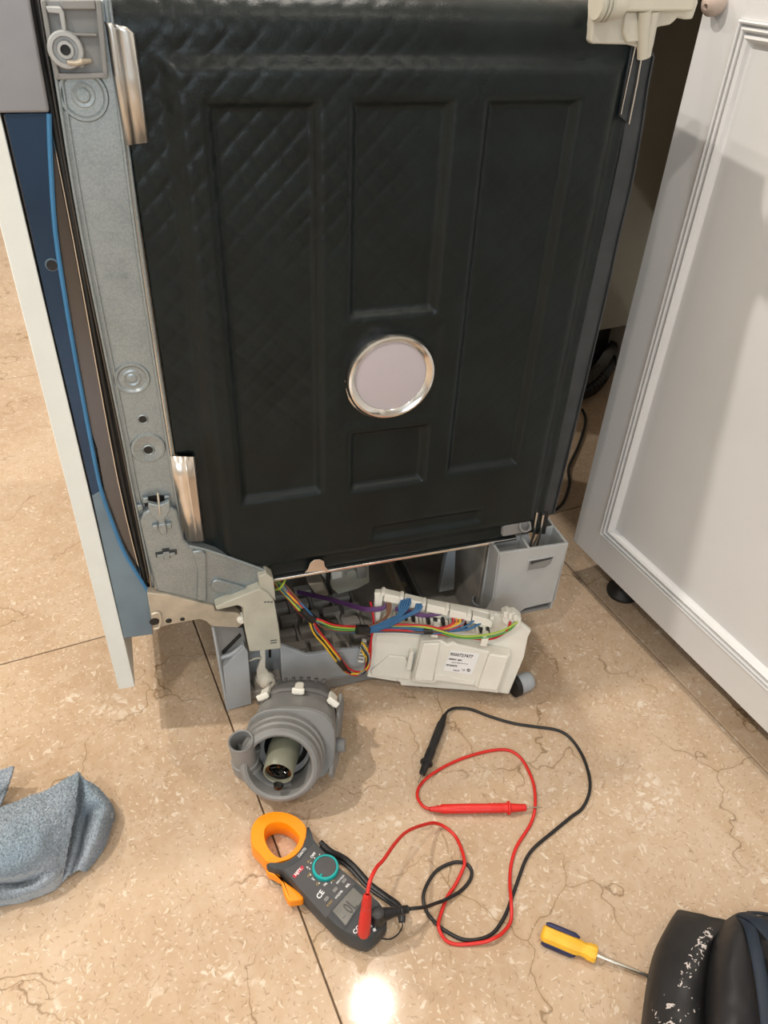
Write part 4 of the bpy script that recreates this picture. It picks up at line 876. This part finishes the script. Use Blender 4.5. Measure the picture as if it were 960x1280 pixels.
# jaw
def by_angle(pix, n, c):
    P = catmull([T(*q, 0.030) for q in pix], 10, True); A = sorted((math.atan2(p.y - c.y, p.x - c.x), p.x, p.y) for p in P); out = []
    for k in range(n):
        a = -pi + 2 * pi * k / n
        best = min(A, key=lambda q: abs((q[0] - a + pi) % (2 * pi) - pi)); out.append(Vector((best[1], best[2], 0.030)))
    for _ in range(2): out = [(out[i - 1] + out[i] * 2 + out[(i + 1) % n]) / 4 for i in range(n)]
    return out
ou = c4([(92, 190), (96, 130), (130, 82), (190, 56), (260, 57), (320, 78), (360, 112), (378, 150), (372, 200), (352, 240), (305, 288), (240, 312), (180, 318), (130, 262), (98, 232)])
inn = c4([(164, 170), (176, 132), (220, 113), (275, 125), (326, 172), (331, 205), (300, 250), (248, 284), (208, 266), (176, 222)])
jc = sum((T(*q, 0.030) for q in inn), Vector()) / len(inn)
OU, IN = by_angle(ou, 72, jc), by_angle(inn, 72, jc)
mb = MB(); rings_ = []
for (L_, z, k) in ((OU, 0.003, 0.96), (OU, 0.007, 1.0), (OU, 0.026, 1.0), (OU, 0.0298, 0.965), (IN, 0.0298, 1.06), (IN, 0.027, 1.0), (IN, 0.006, 1.0), (IN, 0.003, 1.05)):
    rings_.append([mb.bm.verts.new(Vector((jc.x + (p.x - jc.x) * k, jc.y + (p.y - jc.y) * k, z))) for p in L_])
for i in range(len(rings_)):
    A, B = rings_[i], rings_[(i + 1) % len(rings_)]
    for j in range(72): mb.bm.faces.new((A[j], A[(j + 1) % 72], B[(j + 1) % 72], B[j]))
part(mb, 'jaw', M['orange'], met, ang=40, label='orange clamp jaw')
trg = c4([(165, 342), (205, 350), (240, 375), (262, 405), (352, 468), (362, 482), (352, 498), (288, 508), (272, 488), (256, 450), (245, 398), (205, 376), (180, 365)])
part(MB().prism([T(px, py, 0.022) for px, py in trg], (0, 0, -0.014)), 'trigger', M['orange'], met, bevel=0.003, label='orange jaw trigger', seg=3)
# dial
dc = T(406.8, 1083.6, ZT + 0.004)
dial = part(MB().lathe(Vector((dc.x, dc.y, ZT)), (0, 0, 1), [(0.0154, 0.0), (0.0152, 0.0042), (0.0143, 0.0052), (0.0126, 0.0052), (0.0124, 0.0035)], 40), 'dial_ring', M['teal'], met)
part(MB().lathe(Vector((dc.x, dc.y, ZT)), (0, 0, 1), [(0, 0.0044), (0.0122, 0.0044), (0.0127, 0.0038)], 40), 'dial_knob', M['meterface'], dial)
bx_ = (T(371, 1090) - T(365, 1096.5)); tdir = (T(378.5, 1083.5) - T(367, 1096)).normalized(); tnor = Vector((-tdir.y, tdir.x, 0))
def tm(px, py, dz=0.0006, ang=0.0):
    o = T(px, py, ZT); mm = Matrix.Identity(4)
    for i in range(2): mm[i][0] = tdir[i]; mm[i][1] = tnor[i]
    mm[0][3], mm[1][3], mm[2][3] = o.x, o.y, ZT + dz
    return mm @ Matrix.Rotation(ang, 4, 'Z')
pp = T(402.3, 1091.6, ZT + 0.005); dp = (Vector((dc.x, dc.y, 0)) - Vector((pp.x, pp.y, 0))).normalized()
part(MB().tube([Vector((dc.x, dc.y, 0)) - dp * 0.0138 + Vector((0, 0, ZT + 0.0042)), Vector((dc.x, dc.y, 0)) - dp * 0.0095 + Vector((0, 0, ZT + 0.0042))], 0.0013, 8), 'dial_pointer', M['teal'], dial)
for k in range(9):
    a = radians(104 + k * 22.5) + math.atan2(tdir.y, tdir.x) - radians(40)
    part(MB().lathe(Vector((dc.x + 0.0182 * cos(a), dc.y + 0.0182 * sin(a), ZT)), (0, 0, 1), [(0, 0.0006), (0.0007, 0.0006), (0.0007, 0)], 8), 'scale_dot', M['whiteink'], mbody)
bq = [(365.3, 1095.2), (377.4, 1081.7), (380.6, 1085), (368.6, 1098)]
bd = part(MB().prism([T(*q, ZT + 0.0003) for q in bq], (0, 0, 0.0004)), 'badge', M['logored'], mbody)
text_mesh('NJTY.', 0.0050, tm(373.0, 1090.0, 0.0009), 'lettering', M['whiteink'], mbody, bold=0.0001, sx=0.92)
text_mesh('OFF', 0.0044, tm(391.5, 1069.3), 'lettering', M['whiteink'], mbody, bold=0.00008)
text_mesh('3266TD', 0.0046, tm(377.5, 1066.0, 0.0006, 0.05), 'lettering', M['whiteink'], mbody, sx=0.9)
text_mesh('CE', 0.0082, tm(400.5, 1118.5, 0.0006, 0.12), 'lettering', M['whiteink'], mbody, bold=0.00012)
for s_, px, py, mt_ in (('A~', 386.3, 1076.5, 'amber'), ('A', 384.4, 1084.6, 'whiteink'), ('mV', 386.5, 1093.8, 'amber'), ('V', 391.2, 1098.8, 'whiteink'), ('Ω', 397, 1105.5, 'amber'), ('Hz', 406.8, 1105.6, 'whiteink'), ('°C', 415.8, 1101.2, 'amber')):
    text_mesh(s_, 0.0042, tm(px, py), 'lettering', M[mt_], mbody)
text_mesh('MAX HOLD', 0.0034, tm(425.5, 1099.6), 'lettering', M['whiteink'], mbody, sx=0.72)
text_mesh('REL', 0.0036, tm(434.8, 1107.0), 'lettering', M['whiteink'], mbody, bold=0.00005)
text_mesh('HOLD/BL', 0.0036, tm(423.8, 1118.2), 'lettering', M['whiteink'], mbody, sx=0.8)
text_mesh('FUNC', 0.0034, tm(412.3, 1129.3), 'lettering', M['amber'], mbody)
for px, py in ((408.2, 1124.0), (419.2, 1112.6), (430.4, 1101.2)):
    o = tm(px, py, 0); mb = MB(); mb.prism([o @ Vector(q) for q in ((-0.0032, -0.0016, 0), (-0.0018, -0.0022, 0), (0.0018, -0.0022, 0), (0.0032, -0.0016, 0), (0.0032, 0.0016, 0), (0.0018, 0.0022, 0), (-0.0018, 0.0022, 0), (-0.0032, 0.0016, 0))], (0, 0, 0.0014)); part(mb, 'button', M['button'], met, bevel=0.0004)
lq = [(441.5, 1109.5), (455.0, 1121.5), (432.0, 1157.0), (415.8, 1138.6)]
lcd = part(MB().prism([T(q[0], q[1], ZT + 0.0006) for q in [(441.3, 1106.5), (458.0, 1121.0), (432.0, 1160.5), (412.6, 1138.8)]], (0, 0, 0.0001)), 'display_bezel', M['meter'], met)
part(MB().prism([T(q[0], q[1], ZT + 0.0008) for q in lq], (0, 0, 0.0003)), 'display', M['lcd'], lcd)
text_mesh('0L', 0.0200, tm(438.0, 1134.0, 0.0014), 'lettering', M['lcdseg'], lcd, sx=0.62)
text_mesh('- -', 0.0060, tm(429.5, 1146.5, 0.0014), 'lettering', M['lcdseg'], lcd, sx=0.7)
text_mesh('COM', 0.0066, tm(448.0, 1160.0, 0.0006), 'lettering', M['whiteink'], mbody, bold=0.0001)
text_mesh('VΩ', 0.0066, tm(465.5, 1155.5, 0.0006), 'lettering', M['whiteink'], mbody, bold=0.0001)
q_ = T(468, 1162, ZT + 0.0006); part(MB().box((q_.x - 0.0016, q_.y - 0.0016, ZT), (q_.x + 0.0016, q_.y + 0.0016, ZT + 0.0006)), 'jack_mark', M['whiteink'], mbody)
for px, py in ((454.5, 1168), (472, 1149)):
    p = T(px, py); part(MB().lathe(Vector((p.x, p.y, ZT)), (0, 0, 1), [(0.0055, 0.0), (0.0055, 0.0012), (0.0040, 0.0012), (0.0036, -0.006), (0, -0.006)], 20), 'input_jack', M['black'], met)
# wrist strap along the right side of the meter
def F(px, py, z): return fl(px, py, z) - TO
for k, L_ in enumerate(([(400, 1052, 0.024), (414, 1064, 0.020), (430, 1072, 0.010), (443, 1083, 0.006), (462, 1104, 0.006), (482, 1119, 0.008), (497, 1130, 0.012), (503, 1142, 0.014), (503, 1153, 0.012)],
                        [(401, 1056, 0.024), (413, 1069, 0.014), (428, 1077, 0.005), (441, 1088, 0.003), (460, 1108, 0.003), (480, 1122, 0.005), (494, 1133, 0.010), (500, 1144, 0.012), (502, 1153, 0.012)])):
    part(MB().tube(catmull([F(*q) for q in L_], 5), [(0.0012, 0.0032)] * 41, 8, flat=(0, 0, 1)), 'wrist_strap', M['black'], met)
part(MB().tube(catmull([F(*q) for q in ((502, 1152, 0.012), (503, 1158, 0.010), (497, 1168, 0.003), (487, 1174, 0.002), (474, 1172, 0.006), (470, 1168, 0.012))], 5), 0.0008, 6), 'strap_cord', M['black'], met)

# ================================================================== TEST LEADS
def lead(name, label, path, plug_fn, probe, material):
    t = tag(empty(name, fl(*probe[0], 0.0)), label, 'test lead', 'test leads of the clamp meter')
    o = Vector(t.location)
    P = [fl(px, py, z) - o for px, py, z in path]
    part(MB().tube(catmull(P, 6), 0.0021, 8), 'cable', M[material], t, ang=80)
    plug_fn(t, o)
    # probe handle: strain relief, grip, guard, nose and needle
    A, B, Nn = [fl(q[0], q[1], 0.0089) - o for q in probe[:3]]
    d = (B - A).normalized(); Ln = (B - A).length; a0 = A
    h = part(MB().lathe(a0, d, [(0.0028, 0.0), (0.0034, 0.002), (0.0030, 0.004), (0.0040, 0.006), (0.0034, 0.008), (0.0046, 0.010), (0.0040, 0.0125), (0.0060, 0.016), (0.0062, Ln * 0.45), (0.0058, Ln * 0.60), (0.0066, Ln * 0.62), (0.0058, Ln * 0.645), (0.0066, Ln * 0.67), (0.0058, Ln * 0.695), (0.0066, Ln * 0.72), (0.0058, Ln * 0.745), (0.0064, Ln * 0.78), (0.0064, Ln * 0.80)], 20), 'probe_handle', M[material], t, ang=50)
    part(MB().lathe(a0 + d * Ln * 0.80, d, [(0.0064, 0.0), (0.0088, 0.0008), (0.0088, 0.0028), (0.0060, 0.004)], 24), 'finger_guard', M[material], h)
    part(MB().lathe(a0 + d * Ln * 0.80, d, [(0.0060, 0.002), (0.0050, Ln * 0.10), (0.0044, Ln * 0.19), (0.0030, Ln * 0.20), (0, Ln * 0.20)], 20), 'probe_nose', M[material], h)
    tl = (Nn - B).length
    part(MB().lathe(B, d, [(0.0010, -0.002), (0.0010, tl * 0.8), (0.0, tl)], 10), 'probe_tip', M['steel'], h)
    return t
R_ = 0.0023
def red_plug(t, o):
    b0 = fl(454.5, 1168, ZT); t0 = fl(459.5, 1117, 0.098)
    d = (t0 - b0); n = d.length; d.normalize(); b0 -= o
    part(MB().lathe(b0, d, [(0.0, -0.001), (0.0058, 0.0), (0.0072, 0.004), (0.0068, n * 0.30), (0.0058, n * 0.62), (0.0050, n * 0.72), (0.0056, n * 0.74), (0.0048, n * 0.77), (0.0054, n * 0.80), (0.0046, n * 0.83), (0.0052, n * 0.86), (0.0044, n * 0.90), (0.0048, n * 0.93), (0.0022, n)], 22), 'plug', M['red'], t, ang=50)
rp = [(459.5, 1117, 0.098), (463, 1100, 0.104), (471, 1084, 0.102), (480, 1074, 0.094), (494, 1054, 0.076), (508, 1040, 0.055), (526.6, 1032, 0.032), (545, 1029, 0.012), (562, 1038, R_), (573, 1052, R_), (580.6, 1076, 0.0080), (577, 1090, 0.0055), (568, 1108, R_), (558.7, 1122, R_), (550, 1146, 0.0045), (548.5, 1160, 0.0080), (557, 1175, 0.0035), (573, 1180.5, R_), (602.5, 1178, 0.0050), (617, 1173, 0.0080), (628, 1166, 0.0060), (638.5, 1151, 0.0045), (639, 1128, 0.0080), (637.4, 1105, 0.004), (639, 1081, R_), (646, 1058, R_), (663.7, 1029, R_), (669, 1006, 0.005), (666.7, 979, R_), (655, 953, R_), (643, 941, R_), (628.7, 937, R_), (605, 940, R_), (573, 950, R_), (544, 965, R_), (526.7, 979.6, R_), (521.4, 994, 0.003), (528, 1007, 0.005), (537, 1011.5, 0.0068)]
lead('test_lead', 'red test lead with its red probe lying on the floor, plugged upright into the meter', rp, red_plug, [(537, 1011.5), (658, 1009.5), (678, 1007.5)], 'red')
def black_plug(t, o):
    b0 = fl(471.5, 1150, ZT) - o
    part(MB().lathe(b0, (0, 0, 1), [(0.0, -0.001), (0.0085, 0.0), (0.0092, 0.003), (0.0088, 0.012), (0.0070, 0.017), (0, 0.018)], 24), 'plug', M['black'], t, ang=50)
    a = b0 + Vector((0, 0, 0.010)); e = fl(512, 1136, 0.036) - o; d = (e - a); n = d.length; d.normalize()
    part(MB().lathe(a, d, [(0.0075, 0.0), (0.0070, n * 0.25), (0.0052, n * 0.5), (0.0048, n * 0.62), (0.0056, n * 0.64), (0.0046, n * 0.69), (0.0054, n * 0.73), (0.0044, n * 0.78), (0.0050, n * 0.83), (0.0040, n * 0.88), (0.0046, n * 0.93), (0.0022, n)], 20), 'plug_boot', M['black'], t, ang=50)
bp = [(512, 1136, 0.036), (522, 1135, 0.034), (532.5, 1133.5, 0.026), (545, 1129, 0.014), (556, 1125, 0.0082), (576, 1113.5, R_), (588, 1099, R_), (589, 1087.4, R_), (582, 1079.5, R_), (567.5, 1078, R_), (547, 1087.4, R_), (534, 1105, R_), (529, 1122, 0.004), (533, 1139, R_), (541, 1150, R_), (553, 1161, R_), (576, 1173.5, R_), (596.6, 1174.5, R_), (616, 1166.5, R_), (630, 1147, R_), (640, 1122, R_), (649, 1096, R_), (658, 1073, R_), (669.5, 1058, R_), (690, 1040.8, R_), (713, 1021.8, R_), (728, 1010, R_), (736.6, 991, R_), (736.6, 970.8, R_), (728, 944.6, R_), (713, 922.7, R_), (695.8, 912.5, R_), (666.6, 908, R_), (640, 903.7, R_), (611, 895, R_), (588, 886.5, R_), (570.4, 885, 0.004), (561, 888, 0.0060), (556, 894, 0.0072)]
lead('test_lead', 'black test lead with its black probe nearest the control module on the floor', bp, black_plug, [(556, 894), (527.5, 968), (521.5, 982)], 'black')

# ================================================================== SCREWDRIVER
sd = tag(empty('screwdriver', fl(712, 1178, 0.0)), 'small yellow handled screwdriver with navy grips, its tip under the black bag', 'screwdriver')
SO = Vector(sd.location)
a_, b_ = fl(677, 1165, 0.0105) - SO, fl(745.5, 1193.5, 0.0105) - SO
d_ = (b_ - a_); n_ = d_.length; d_.normalize(); side = Vector((-d_.y, d_.x, 0))
rad = [(0.0060, 0.0), (0.0092, 0.0025), (0.0096, 0.006), (0.0098, n_ * 0.60), (0.0088, n_ * 0.68), (0.0076, n_ * 0.74), (0.0078, n_ * 0.80), (0.0092, n_ * 0.86), (0.0096, n_ * 0.95), (0.0088, n_), (0.0, n_)]
hd_ = part(MB().lathe(a_, d_, [(0, 0)] + rad, 10), 'handle', M['yellow'], sd, ang=30, bevel=0.0007)
for sgn in (1, -1):
    g_ = [a_ + d_ * (n_ * t) + side * sgn * 0.0075 + Vector((0, 0, 0.0050 if sgn > 0 else -0.0055)) for t in (0.04, 0.10, 0.35, 0.58, 0.66)]
    part(MB().tube(g_, [(0.0022, 0.0030), (0.0036, 0.0048), (0.0038, 0.0050), (0.0036, 0.0048), (0.0016, 0.0024)], 12, flat=side), 'handle_grip', M['navy'], hd_, ang=50)
e_ = fl(816, 1223, 0.0035) - SO
part(MB().tube([b_ - d_ * 0.002, b_ * 0.5 + e_ * 0.5, e_], 0.0023, 12), 'shaft', M['steel'], sd)

# ================================================================== TOWEL
tw = tag(empty('cleaning_cloth', fl(50, 1060, 0.0)), 'crumpled blue grey terry cleaning cloth on the floor at the left edge', 'cloth')
CO = Vector(tw.location)
def cloth(rows, name, n=14, th=0.0035, amp=0.0035):
    G = sheet([[fl(*q) - CO for q in r] for r in rows], n)
    G = [[p + Vector((0, 0, amp * noise.noise(p * 45) + 0.0012 * noise.noise(p * 110) + 0.0015 * noise.noise(p * 380))) for p in r] for r in G]
    G = [[Vector((p.x, p.y, max(p.z, 0.0022))) for p in r] for r in G]
    o = MB().grid(G).build(name, M['terry'], tw, ang=80, recalc=False, solid=th)
    # short looped nap standing on the upper side
    nap = bmesh.new(); rnd = random.Random(len(G) * 7 + len(G[0]))
    for i in range(len(G) - 1):
        for j in range(len(G[0]) - 1):
            a, b, c, d = G[i][j], G[i][j + 1], G[i + 1][j + 1], G[i + 1][j]
            nn = (b - a).cross(d - a)
            if nn.length < 1e-12: continue
            area = nn.length; nn.normalize(); nn = nn if nn.z > 0 else -nn
            for _ in range(max(1, min(9, int(area / 1.3e-6 + rnd.random())))):
                u, w = rnd.random(), rnd.random()
                p = a * (1 - u) * (1 - w) + b * u * (1 - w) + c * u * w + d * (1 - u) * w + nn * (th * 0.45)
                t = Vector((rnd.uniform(-1, 1), rnd.uniform(-1, 1), rnd.uniform(-.4, .4))); t = (t - nn * t.dot(nn)).normalized() * 0.00045
                tip = p + nn * rnd.uniform(0.0010, 0.0022) + Vector((rnd.uniform(-1, 1), rnd.uniform(-1, 1), 0)) * 0.0009
                nap.faces.new((nap.verts.new(p - t), nap.verts.new(p + t), nap.verts.new(tip)))
    me = bpy.data.meshes.new('terry_nap'); nap.to_mesh(me); nap.free(); me.materials.append(M['terry'])
    f = bpy.data.objects.new('terry_nap', me); COL.objects.link(f); f.parent = o; f['kind'] = 'stuff'
    return o
cloth([[(-150, 1050, .004), (-90, 1040, .02), (-40, 1030, .035), (0, 1012, .045), (35, 998, .050), (66, 984, .055), (99, 966, .048)],
       [(-150, 1075, .03), (-90, 1065, .05), (-40, 1052, .060), (0, 1035, .066), (40, 1022, .066), (70, 1010, .062), (96, 995, .052)],
       [(-150, 1105, .04), (-90, 1098, .055), (-40, 1090, .055), (0, 1072, .064), (40, 1062, .066), (66, 1050, .056), (90, 1030, .048)],
       [(-150, 1125, .03), (-90, 1118, .045), (-40, 1108, .050), (0, 1094, .052), (28, 1090, .046), (56, 1076, .048), (84, 1062, .038)],
       [(-150, 1138, .01), (-90, 1134, .020), (-40, 1122, .022), (0, 1106, .020), (30, 1104, .014), (60, 1088, .034), (81, 1078, .030)],
       [(-150, 1150, .01), (-90, 1148, .022), (-40, 1136, .026), (0, 1116, .028), (32, 1112, .026), (62, 1100, .026), (79, 1088, .020)],
       [(-150, 1165, .003), (-90, 1160, .003), (-40, 1150, .003), (0, 1133, .003), (36, 1124, .003), (66, 1113, .003), (77, 1101, .003)]], 'cloth_fold')
cloth([[(97, 966, .048), (106, 974, .044), (116, 982, .032), (125, 991, .015), (128, 998, .003)],
       [(93, 1000, .022), (104, 1002, .034), (120, 1000, .040), (135, 1007, .026), (140, 1013, .003)],
       [(89, 1030, .014), (101, 1024, .022), (110, 1022, .014), (126, 1022, .034), (139, 1030, .003)],
       [(83, 1062, .010), (94, 1056, .022), (103, 1054, .010), (116, 1052, .028), (128, 1060, .003)],
       [(77, 1103, .003), (84, 1096, .010), (90, 1092, .006), (98, 1088, .012), (106, 1090, .003)]], 'cloth_fold')
cloth([[(-60, 960, .02), (-25, 962, .035), (2, 962, .042), (17, 958, .046)],
       [(-60, 985, .02), (-25, 985, .022), (0, 984, .026), (13, 974, .040)],
       [(-60, 1005, .003), (-25, 1004, .004), (-2, 1000, .010), (8, 988, .022)],
       [(-60, 1050, .012), (-30, 1045, .012), (-14, 1034, .012), (-6, 1024, .012)]], 'cloth_corner', amp=0.001)

# ================================================================== BAG
bag = tag(empty('tool_bag', fl(880, 1215, 0.0)), 'black nylon bag with worn white print and navy strap in the lower right corner', 'bag')
BO = Vector(bag.location)
mbag, band, _b, _N, _L = bag_mat()
def bp_(px, py, z): return fl(px, py, z) - BO
c1, c2_ = bp_(868, 1198, 0.055), bp_(846, 1262, 0.058)
dd1 = bp_(885, 1168, 0.05) - bp_(852, 1228, 0.06)
f1 = band(c1.x, c1.y, math.atan2(dd1.y, dd1.x), dd1.length * 0.62, 0.0065, 190, 0.60)
f2 = band(c2_.x, c2_.y, math.atan2(dd1.y, dd1.x) + 0.1, 0.026, 0.022, 150, 0.655)
mx = _N.new('ShaderNodeMath'); mx.operation = 'MAXIMUM'; _L.new(f1, mx.inputs[0]); _L.new(f2, mx.inputs[1])
mi = _N.new('ShaderNodeMix'); mi.data_type = 'RGBA'; _L.new(mx.outputs[0], mi.inputs[0])
old = _b.inputs['Base Color'].links[0].from_socket; _L.new(old, mi.inputs[6]); mi.inputs[7].default_value = (0.62, 0.56, 0.54, 1); _L.new(mi.outputs[2], _b.inputs['Base Color'])
def bagsheet(rows, name, material, n=8, th=0.002, amp=0.004):
    G = sheet([[bp_(*q) for q in r] for r in rows], n)
    G = [[Vector((p.x, p.y, max(0.0015, p.z + amp * noise.noise(p * 24) + amp * 0.45 * noise.noise(p * 70)))) for p in r] for r in G]
    return MB().grid(G).build(name, material, bag, ang=80, recalc=False, solid=th)
bagsheet([[(846, 1141, .002), (849, 1139, .020), (866, 1141, .034), (888, 1146, .040), (912, 1151, .038)],
          [(836, 1156, .002), (840, 1155, .034), (862, 1158, .052), (886, 1165, .058), (908, 1160, .050)],
          [(818, 1192, .002), (824, 1192, .040), (852, 1196, .062), (874, 1196, .066), (890, 1180, .052)],
          [(808, 1236, .002), (815, 1238, .044), (845, 1240, .066), (870, 1242, .066), (884, 1228, .046)],
          [(802, 1285, .002), (809, 1288, .046), (842, 1292, .068), (868, 1295, .066), (882, 1285, .046)],
          [(790, 1360, .002), (800, 1362, .046), (835, 1370, .068), (866, 1372, .066), (882, 1365, .046)]], 'side_panel', mbag)
bagsheet([[(900, 1158, .040), (912, 1148, .052), (924, 1143, .062), (938, 1143, .064), (948, 1150, .050)],
          [(890, 1178, .046), (904, 1170, .074), (920, 1165, .086), (938, 1166, .082), (950, 1176, .052)],
          [(884, 1210, .044), (898, 1205, .082), (916, 1202, .096), (938, 1206, .088), (952, 1212, .056)],
          [(881, 1245, .042), (894, 1243, .084), (914, 1244, .098), (940, 1248, .090), (956, 1254, .056)],
          [(880, 1290, .042), (892, 1290, .084), (912, 1292, .098), (942, 1296, .090), (962, 1300, .056)],
          [(880, 1370, .042), (892, 1372, .084), (912, 1374, .098), (944, 1378, .090), (968, 1380, .056)]], 'top_panel', M['bagplain'])
bagsheet([[(930, 1146, .030), (960, 1146, .034), (1010, 1152, .034), (1060, 1160, .003)],
          [(940, 1180, .034), (966, 1182, .040), (1020, 1190, .040), (1075, 1200, .003)],
          [(946, 1240, .036), (972, 1242, .046), (1030, 1250, .046), (1090, 1262, .003)],
          [(952, 1360, .036), (980, 1362, .046), (1040, 1372, .046), (1110, 1380, .003)]], 'lining', M['bagplain'])
def webbing(L_, w=0.0085, name='strap'):
    P = catmull([bp_(*q) for q in L_], 6)
    part(MB().tube(P, [(w, 0.0016)] * len(P), 10, flat=RIGHT), name, M['navybag'], bag, ang=60)
webbing([(926, 1145, .070), (936, 1156, .088), (943, 1180, .096), (950, 1215, .096), (956, 1255, .092), (962, 1310, .08)], 0.006)
webbing([(930, 1143, .072), (946, 1150, .086), (962, 1166, .090), (985, 1195, .080), (1010, 1240, .05)], 0.010)
webbing([(936, 1141, .060), (955, 1142, .062), (985, 1148, .055), (1020, 1160, .03)], 0.010)

# ================================================================== HOSES IN THE GAP
def hose(pts, r, label, corr=True, material='rubber', name='drain_hose', group=None):
    P = catmull([fl(*q) for q in pts[:]], 14)
    o0 = Vector((P[0].x, P[0].y, 0)); P = [p - o0 for p in P]
    rr_ = [r * (1.0 + (0.10 if (i % 2 == 0 and corr) else -0.06 if corr else 0)) for i in range(len(P))]
    o = MB().tube(P, rr_, 12).build(name, M[material], None, ang=30)
    o.location = o0; tag(o, label, 'hose', group); return o
hose([(754, 424, .018), (747, 434, .016), (737, 450, .016), (718, 464, .016), (690, 470, .016)], 0.014, 'dark grey ribbed hose on the floor behind the dishwasher, farther from the white cabinet', material='hose')
hose([(776, 420, .050), (764, 436, .053), (752, 456, .051), (734, 474, .048), (708, 486, .045)], 0.0125, 'dark grey ribbed hose lying across the top of the other two hoses behind the dishwasher', material='hose')
hose([(782, 414, .02), (771, 432, .016), (758, 462, .016), (738, 486, .016), (700, 500, .016)], 0.016, 'thick black ribbed hose on the floor of the gap, nearest the white cabinet')
P = catmull([fl(*q) for q in ((728, 512, .004), (732, 522, .004), (731, 534, .004), (722, 560, .004), (711, 585, .004), (712, 605, .004), (704, 628, .004), (690, 640, .004))], 8)
o0 = Vector((P[0].x, P[0].y, 0)); o = MB().tube([p - o0 for p in P], 0.0032, 8).build('power_cord', M['black']); o.location = o0
tag(o, 'thin black power cord snaking along the floor behind the dishwasher', 'cord')
